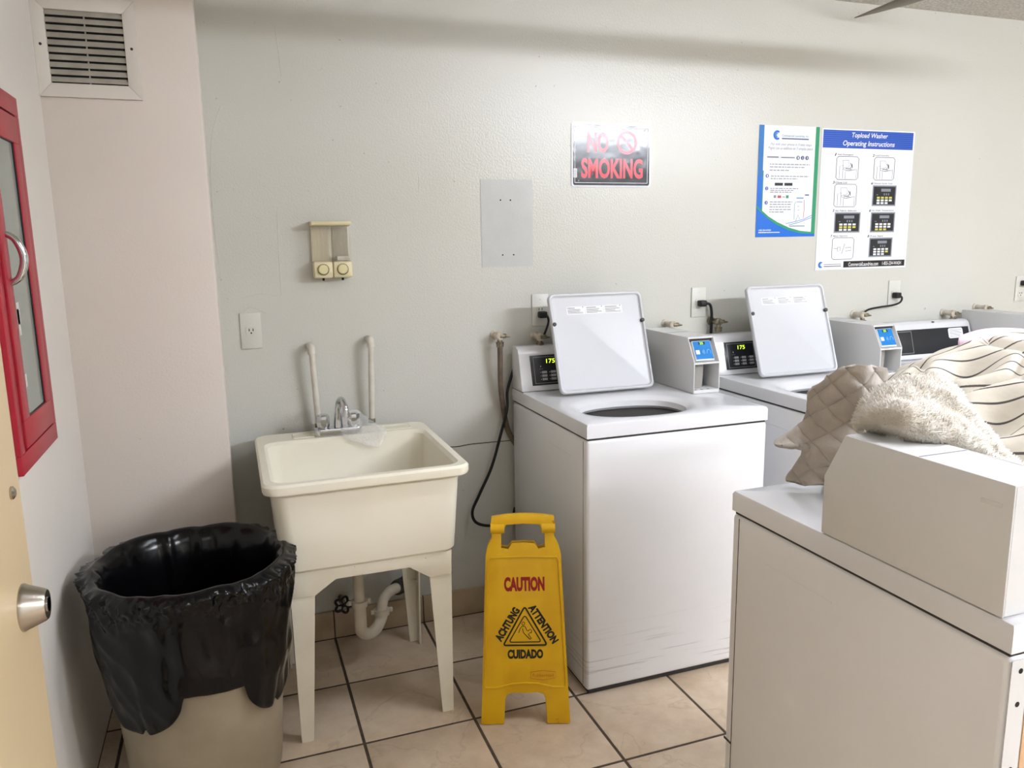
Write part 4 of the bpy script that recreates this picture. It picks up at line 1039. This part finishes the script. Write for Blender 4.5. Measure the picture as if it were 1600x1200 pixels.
def logo(p, u, f, r):
    cx, cz = p.pos(u, f)
    for k, (m, a0, a1, ra, rb) in enumerate((('p_bright', 0.9, 5.4, r, r*0.55), ('p_teal', 1.2, 5.0, r*0.5, r*0.2))):
        bm = bmesh.new(); n = 20; A = []; Bv = []
        for i in range(n+1):
            a = a0+(a1-a0)*i/n; A.append(bm.verts.new((cx+ra*math.cos(a), -0.0027, cz+ra*math.sin(a)))); Bv.append(bm.verts.new((cx+0.1*r+rb*math.cos(a), -0.0027, cz+rb*math.sin(a))))
        for i in range(n): bm.faces.new((A[i], A[i+1], Bv[i+1], Bv[i]))
        obj('logo_mark', bm, m, p.base)
logo(p, 0.055, 0.962, 0.014)
p.rects('footer_print', 'p_grey', [(0.090, 0.275, 0.958, 0.963)]); p.rects('footer_print', 'black_print', [(0.090, 0.275, 0.972, 0.977)])

p = Poster('payment_poster', 'narrow blue and green bordered phone payment poster left of the instructions poster', 2.158, 2.472, 1.501, 1.968)
# left border in two tones, right green border, blue foot with curved top
p.rect('border_strip', 'p_blue2', 0.0, 0.080, 0.0, 0.45); p.rect('border_strip', 'p_bright', 0.0, 0.080, 0.45, 1.0)
p.rect('border_strip', 'p_green', 0.935, 1.0, 0.0, 1.0)
p.rect('border_line', 'p_green', 0.080, 0.095, 0.40, 0.82)
curve = [(0.0, 0.735), (0.08, 0.775), (0.2, 0.835), (0.35, 0.890), (0.55, 0.940), (0.75, 0.968), (0.935, 0.975)]
p.poly('foot_field', 'p_bright', curve+[(1.0, 0.975), (1.0, 1.0), (0.0, 1.0)], 1.3)
top = [(u, f-0.028+0.02*abs(u-0.4)) for u, f in curve]
p.poly('foot_curve', 'p_green', top+curve[::-1], 1.6)
logo(p, 0.29, 0.085, 0.020)
p.text('company_lettering', 'Commercial Laundries, Inc.', 'p_teal', 0.37, 0.82, 0.078, 0.100, bold=0.005)
p.rects('company_line', 'p_navy', [(0.37, 0.82, 0.109, 0.119)])
p.text('headline_lettering', 'Pay with your phone in 3 easy steps', 'p_grey', 0.19, 0.87, 0.152, 0.182, shear=0.2)
p.text('headline_lettering', 'Pague con su teléfono en 3 simples pasos', 'p_grey', 0.155, 0.895, 0.186, 0.220, shear=0.2)
p.rects('step_print', 'p_grey', [(0.14, 0.33, 0.272, 0.287), (0.37, 0.60, 0.275, 0.287)])
p.lines('step_divider', 'p_grey', [[(0.36, 0.262), (0.345, 0.295)]], 0.0008)
def disc(u, f, r, ch, m='p_navy'):
    cx, cz = p.pos(u, f); bm = bmesh.new(); lathec(bm, [(r, -0.0026), (r, -0.0021)], 20, (cx, 0, cz), 'y'); obj('step_disc', bm, m, p.base)
    text_mesh('step_numeral', ch, r*0.7, r*1.2, 'white_print', p.base, wmx(cx, cz, -0.0029), bold=0.02)
for k in range(3): disc(0.655+k*0.075, 0.281, 0.0088, '123'[k])
L = []
for f_, u0_, u1_ in ((0.338, 0.19, 0.86), (0.363, 0.19, 0.78), (0.392, 0.19, 0.52), (0.445, 0.215, 0.85), (0.467, 0.215, 0.66), (0.555, 0.215, 0.68), (0.572, 0.215, 0.60), (0.588, 0.215, 0.58),
                     (0.677, 0.215, 0.59), (0.699, 0.215, 0.58), (0.722, 0.215, 0.56), (0.746, 0.215, 0.58), (0.768, 0.215, 0.46)):
    n_ = 9; w_ = (u1_-u0_)
    k = u0_; rnd = random.Random(int(f_*1000))
    while k < u1_:
        e = min(u1_, k+rnd.uniform(0.02, 0.07)); L.append((k, e, f_, f_+0.008)); k = e+0.012
p.rects('body_print', 'p_grey', L)
for k, f_ in enumerate((0.447, 0.560, 0.688)): disc(0.155, f_, 0.0080, '123'[k], 'p_blue')
p.rects('store_badge', 'panel_black', [(0.285, 0.420, 0.508, 0.534), (0.445, 0.580, 0.508, 0.534)])
p.rects('card_logo', 'p_grey', [(0.275, 0.315, 0.620, 0.645), (0.42, 0.465, 0.632, 0.640)]); p.rects('card_logo', 'p_red', [(0.34, 0.40, 0.622, 0.645)]); p.rects('card_logo', 'p_green', [(0.48, 0.525, 0.620, 0.647)])
p.rects('washer_picture', 'p_teal', [(0.66, 0.78, 0.640, 0.650), (0.67, 0.765, 0.678, 0.684)], 1.2)
p.lines('washer_outline', 'p_teal', [[(0.655, 0.68), (0.63, 0.70), (0.635, 0.84)], [(0.68, 0.72), (0.71, 0.72)], [(0.69, 0.755), (0.72, 0.755)], [(0.66, 0.86), (0.70, 0.80), (0.73, 0.84)]], 0.0010)
p.lines('splash_curve', 'p_red', [[(0.79, 0.66), (0.80, 0.74), (0.79, 0.83)]], 0.0012)
p.lines('splash_wave', 'p_bright', [[(0.50, 0.880), (0.65, 0.862), (0.80, 0.840), (0.93, 0.805)], [(0.55, 0.892), (0.72, 0.868), (0.93, 0.825)]], 0.0012)
p.rects('tag_line', 'p_navy', [(0.80, 0.87, 0.612, 0.622)])
p.rects('fine_print', 'p_teal', [(0.56, 0.82, 0.898, 0.906)], 2)
p.text('phone_lettering', '1-855-254-WASH', 'white_print', 0.045, 0.25, 0.930, 0.945, lay=3, bold=0.02)
p.rects('web_print', 'white_print', [(0.045, 0.40, 0.955, 0.962)], 2.5)

# ------------------------------------------------------------------ bedding on the foreground machine
DZ = 0.9535      # top of the closed lid
def comforter():
    cx, cy, RX, RY, H = 1.615, -1.695, 0.405, 0.315, 0.335
    bm = bmesh.new(); ns, nt_ = 110, 260; fm = math.radians(108)
    base = DZ
    tufts = []
    for i in range(-4, 5):
        for j in range(-4, 5):
            tufts.append((cx+(i+0.5*(j % 2))*0.205+0.05, cy+j*0.165+0.02))
    lay = bm.verts.layers.float.new('stripe')
    rows = []
    for i in range(ns+1):
        s = i/ns; ph = fm*s
        row = []
        for k in range(nt_):
            a = 2*PI*k/nt_; ex = 2.6
            c, s_ = math.cos(a), math.sin(a)
            rad = (abs(c)**ex+abs(s_)**ex)**(-1/ex)
            lump = 1+0.05*noise.noise(Vector((c*1.5, s_*1.5, 3)))
            r_ = math.sin(ph)*rad*lump
            x, y = cx+RX*r_*c, cy+RY*r_*s_
            zz = (math.cos(ph)-math.cos(fm))/(1-math.cos(fm))
            z = base+H*(max(0, zz)**0.72)
            # slump: lower to the front (+y) left where the quilt starts
            tilt = 0.10*max(0, -(x-cx)/RX)*zz
            z -= tilt
            dmin = 9; sec = 9
            for tx, ty in tufts:
                d = math.hypot((x-tx), (y-ty)*1.1)
                if d < dmin: sec = dmin; dmin = d
                elif d < sec: sec = d
            dep = 0.060*math.exp(-(dmin/0.045)**2)+0.028*math.exp(-((sec-dmin)/0.030)**2)*(1-math.exp(-(dmin/0.03)**2))
            up_ = max(0.0, min(1.0, zz*1.6))
            z -= dep*up_
            if up_ < 1: x -= c*dep*0.5*(1-up_); y -= s_*dep*0.5*(1-up_)
            z = max(z+0.010*noise.noise(Vector((x*9, y*9, 0)))*up_, base)
            v = bm.verts.new((x, y, z))
            v[lay] = ((-(y-cy)*0.85-(x-cx)*0.62)*1.0+(base+H-z)*0.5*(1 if y < cy+0.1 else -0.4)+0.008*noise.noise(Vector((x*6, y*6, z*6))))/0.040+20
            row.append(v)
        rows.append(row)
    for i in range(ns):
        for k in range(nt_): 
            try: bm.faces.new((rows[i][k], rows[i][(k+1) % nt_], rows[i+1][(k+1) % nt_], rows[i+1][k]))
            except ValueError: pass
    bmesh.ops.remove_doubles(bm, verts=bm.verts[:], dist=1e-5)
    o = obj('comforter', bm, 'stripe', angle=180)
    tag(o, 'puffy cream comforter with thin dark stripes piled on the foreground machine', 'comforter')
comforter()

def quilt():
    # control grid, pixel and depth (world y) of the visible folds
    def g(px, py, Y): return atY(px, py, Y)
    ctrl = [[g(1262, 612, -1.50), g(1285, 592, -1.53), g(1312, 576, -1.56), g(1345, 570, -1.60), g(1378, 574, -1.60)],
            [g(1258, 650, -1.47), g(1282, 628, -1.51), g(1310, 606, -1.56), g(1345, 592, -1.60), g(1382, 590, -1.60)],
            [g(1240, 672, -1.44), g(1272, 655, -1.49), g(1308, 636, -1.55), g(1342, 622, -1.60), g(1384, 620, -1.62)],
            [g(1212, 690, -1.43), g(1258, 680, -1.47), g(1300, 664, -1.54), g(1338, 652, -1.60), g(1384, 650, -1.64)],
            [g(1216, 697, -1.445), g(1262, 696, -1.49), g(1296, 690, -1.56), g(1335, 682, -1.62), g(1384, 680, -1.66)],
            [g(1252, 698, -1.50), g(1272, 704, -1.52), g(1298, 706, -1.58), g(1335, 704, -1.64), g(1380, 700, -1.66)],
            [g(1246, 722, -1.47), g(1266, 724, -1.50), g(1292, 728, -1.56), g(1330, 730, -1.62), g(1370, 730, -1.66)],
            [g(1229, 748, -1.46), g(1254, 744, -1.49), g(1285, 748, -1.55), g(1325, 752, -1.60), g(1360, 755, -1.64)],
            [g(1240, 757, -1.475), g(1262, 758, -1.51), g(1290, 760, -1.57), g(1325, 762, -1.60), g(1360, 765, -1.64)]]
    P_ = patch(ctrl, 120, 240)
    nr, nc = len(P_), len(P_[0])
    out = []
    for i in range(nr):
        row = []
        for j in range(nc):
            p = P_[i][j]
            du = P_[i][min(j+1, nc-1)]-P_[i][max(j-1, 0)]; dv = P_[min(i+1, nr-1)][j]-P_[max(i-1, 0)][j]
            n_ = du.cross(dv)
            n_ = n_.normalized() if n_.length > 1e-9 else Vector((0, 0, 1))
            if n_.dot(CAM-p) < 0: n_ = -n_
            a, b = (p.x*1.15-p.y*0.5+p.z)/0.058, (p.x*1.15-p.y*0.5-p.z)/0.058
            q = min(abs(math.sin(PI*a)), abs(math.sin(PI*b)))
            puff = 0.010*(q**0.5)*min(1.0, j/nc*3.5)
            q2 = p+n_*(puff+0.002*noise.noise(p*40)*min(1.0, j/nc*3.5))*(1 if n_.y < 0 or True else -1)
            q2.z = max(q2.z, DZ-0.006 if q2.y < -1.46 else 0.9335)
            row.append(q2)
        out.append(row)
    bm = bmesh.new(); grid_faces(bm, out)
    o = obj('quilt', bm, 'quilt', angle=180)
    md = o.modifiers.new('thick', 'SOLIDIFY'); md.thickness = 0.008; md.offset = 0
    tag(o, 'grey diamond-stitched quilt crumpled at the front left of the bedding pile', 'quilt')
quilt()

def fleece():
    def g(px, py, Y): return atY(px, py, Y)
    TOPZ = 1.142
    # rows from the back (upper outline) to the front hem, columns left to right
    ctrl = [[g(1332, 664, -1.70), g(1352, 622, -1.715), g(1392, 598, -1.72), g(1440, 586, -1.73), g(1482, 592, -1.75), g(1512, 632, -1.80), g(1560, 690, -1.86), g(1606, 735, -1.92)],
            [g(1333, 667, -1.72), g(1358, 630, -1.75), g(1396, 612, -1.77), g(1442, 604, -1.78), g(1484, 616, -1.80), g(1516, 650, -1.84), g(1562, 698, -1.89), g(1606, 738, -1.93)],
            [g(1335, 669, -1.73), g(1362, 636, -1.78), g(1398, 626, -1.80), g(1440, 626, -1.81), g(1480, 638, -1.83), g(1516, 662, -1.86), g(1562, 705, -1.91), g(1606, 742, -1.94)],
            [g(1337, 670, -1.735), g(1366, 644, -1.81), g(1402, 636, -1.84), g(1440, 644, -1.85), g(1480, 660, -1.87), g(1520, 682, -1.89), g(1564, 714, -1.92), g(1606, 747, -1.95)],
            [g(1340, 671, -1.74), g(1368, 660, -1.80), g(1404, 664, -1.85), g(1436, 676, -1.87), g(1480, 686, -1.89), g(1524, 702, -1.91), g(1566, 724, -1.94), g(1606, 750, -1.96)],
            [g(1344, 672, -1.74), g(1372, 674, -1.78), g(1402, 680, -1.83), g(1428, 692, -1.85), g(1476, 699, -1.88), g(1524, 712, -1.90), g(1566, 730, -1.93), g(1606, 754, -1.95)]]
    P_ = patch(ctrl, 84, 60)
    rnd = random.Random(5)
    bm = bmesh.new()
    for row in P_:
        for p in row:
            p += Vector((0, -0.006, 0.006))*noise.noise(p*30)
            if p.x < 1.165: p.z = max(p.z, TOPZ)
    V = grid_faces(bm, P_)
    bm.normal_update()
    quads = [([v.co.copy() for v in f.verts], f.normal.copy()) for f in bm.faces]
    o = obj('fleece_blanket', bm, 'fleece', angle=180)
    md = o.modifiers.new('thick', 'SOLIDIFY'); md.thickness = 0.010; md.offset = -1 
    tag(o, 'curly cream fleece blanket folded on top of the foreground payment box', 'blanket')
    # curled pile, one part
    fb = bmesh.new()
    for q, n_ in quads:
        if n_.dot(CAM-q[0]) < 0: n_ = -n_
        A = ((q[1]-q[0]).cross(q[3]-q[0])).length
        cnt = A/0.0000050; k_ = int(cnt)+(1 if rnd.random() < cnt-int(cnt) else 0)
        for _ in range(min(k_, 14)):
            a, b = rnd.random(), rnd.random()
            p = (q[0]*(1-a)+q[1]*a)*(1-b)+(q[3]*(1-a)+q[2]*a)*b
            d = (n_+0.6*Vector((rnd.uniform(-1, 1), rnd.uniform(-1, 1), rnd.uniform(-1, 1)))).normalized()
            e1 = d.orthogonal().normalized(); e2 = d.cross(e1)
            h = rnd.uniform(0.005, 0.0105); w = rnd.uniform(0.0016, 0.0030)
            tip = fb.verts.new(p+d*h+Vector((rnd.uniform(-1, 1), rnd.uniform(-1, 1), rnd.uniform(-1, 1)))*0.0015)
            rb = [fb.verts.new(p-d*0.002+w*(math.cos(t_)*e1+math.sin(t_)*e2)) for t_ in (0, 2.1, 4.2)]
            for z_ in range(3): fb.faces.new((rb[z_], rb[(z_+1) % 3], tip))
    pl = obj('fleece_pile', fb, 'pile', o, angle=180, fix=False); pl['kind'] = 'stuff'
fleece()

# pink cloth peeping out behind the comforter
ctrl = [[atY(1500, 524, -1.46), atY(1530, 515, -1.46), atY(1560, 512, -1.46), atY(1592, 513, -1.46), atY(1612, 516, -1.46)],
        [atY(1498, 528, -1.49), atY(1528, 521, -1.50), atY(1560, 517, -1.50), atY(1585, 524, -1.50), atY(1612, 520, -1.50)],
        [atY(1498, 534, -1.50), atY(1528, 530, -1.52), atY(1560, 528, -1.53), atY(1588, 532, -1.53), atY(1612, 530, -1.52)],
        [atY(1498, 560, -1.50), atY(1528, 560, -1.52), atY(1560, 560, -1.52), atY(1588, 560, -1.52), atY(1612, 560, -1.52)]]
P_ = patch(ctrl, 32, 24)
bm = bmesh.new(); grid_faces(bm, P_); o = obj('pink_cloth', bm, 'pink', angle=180)
md = o.modifiers.new('thick', 'SOLIDIFY'); md.thickness = 0.006
tag(o, 'pale pink cloth peeping out behind the striped comforter', 'cloth')
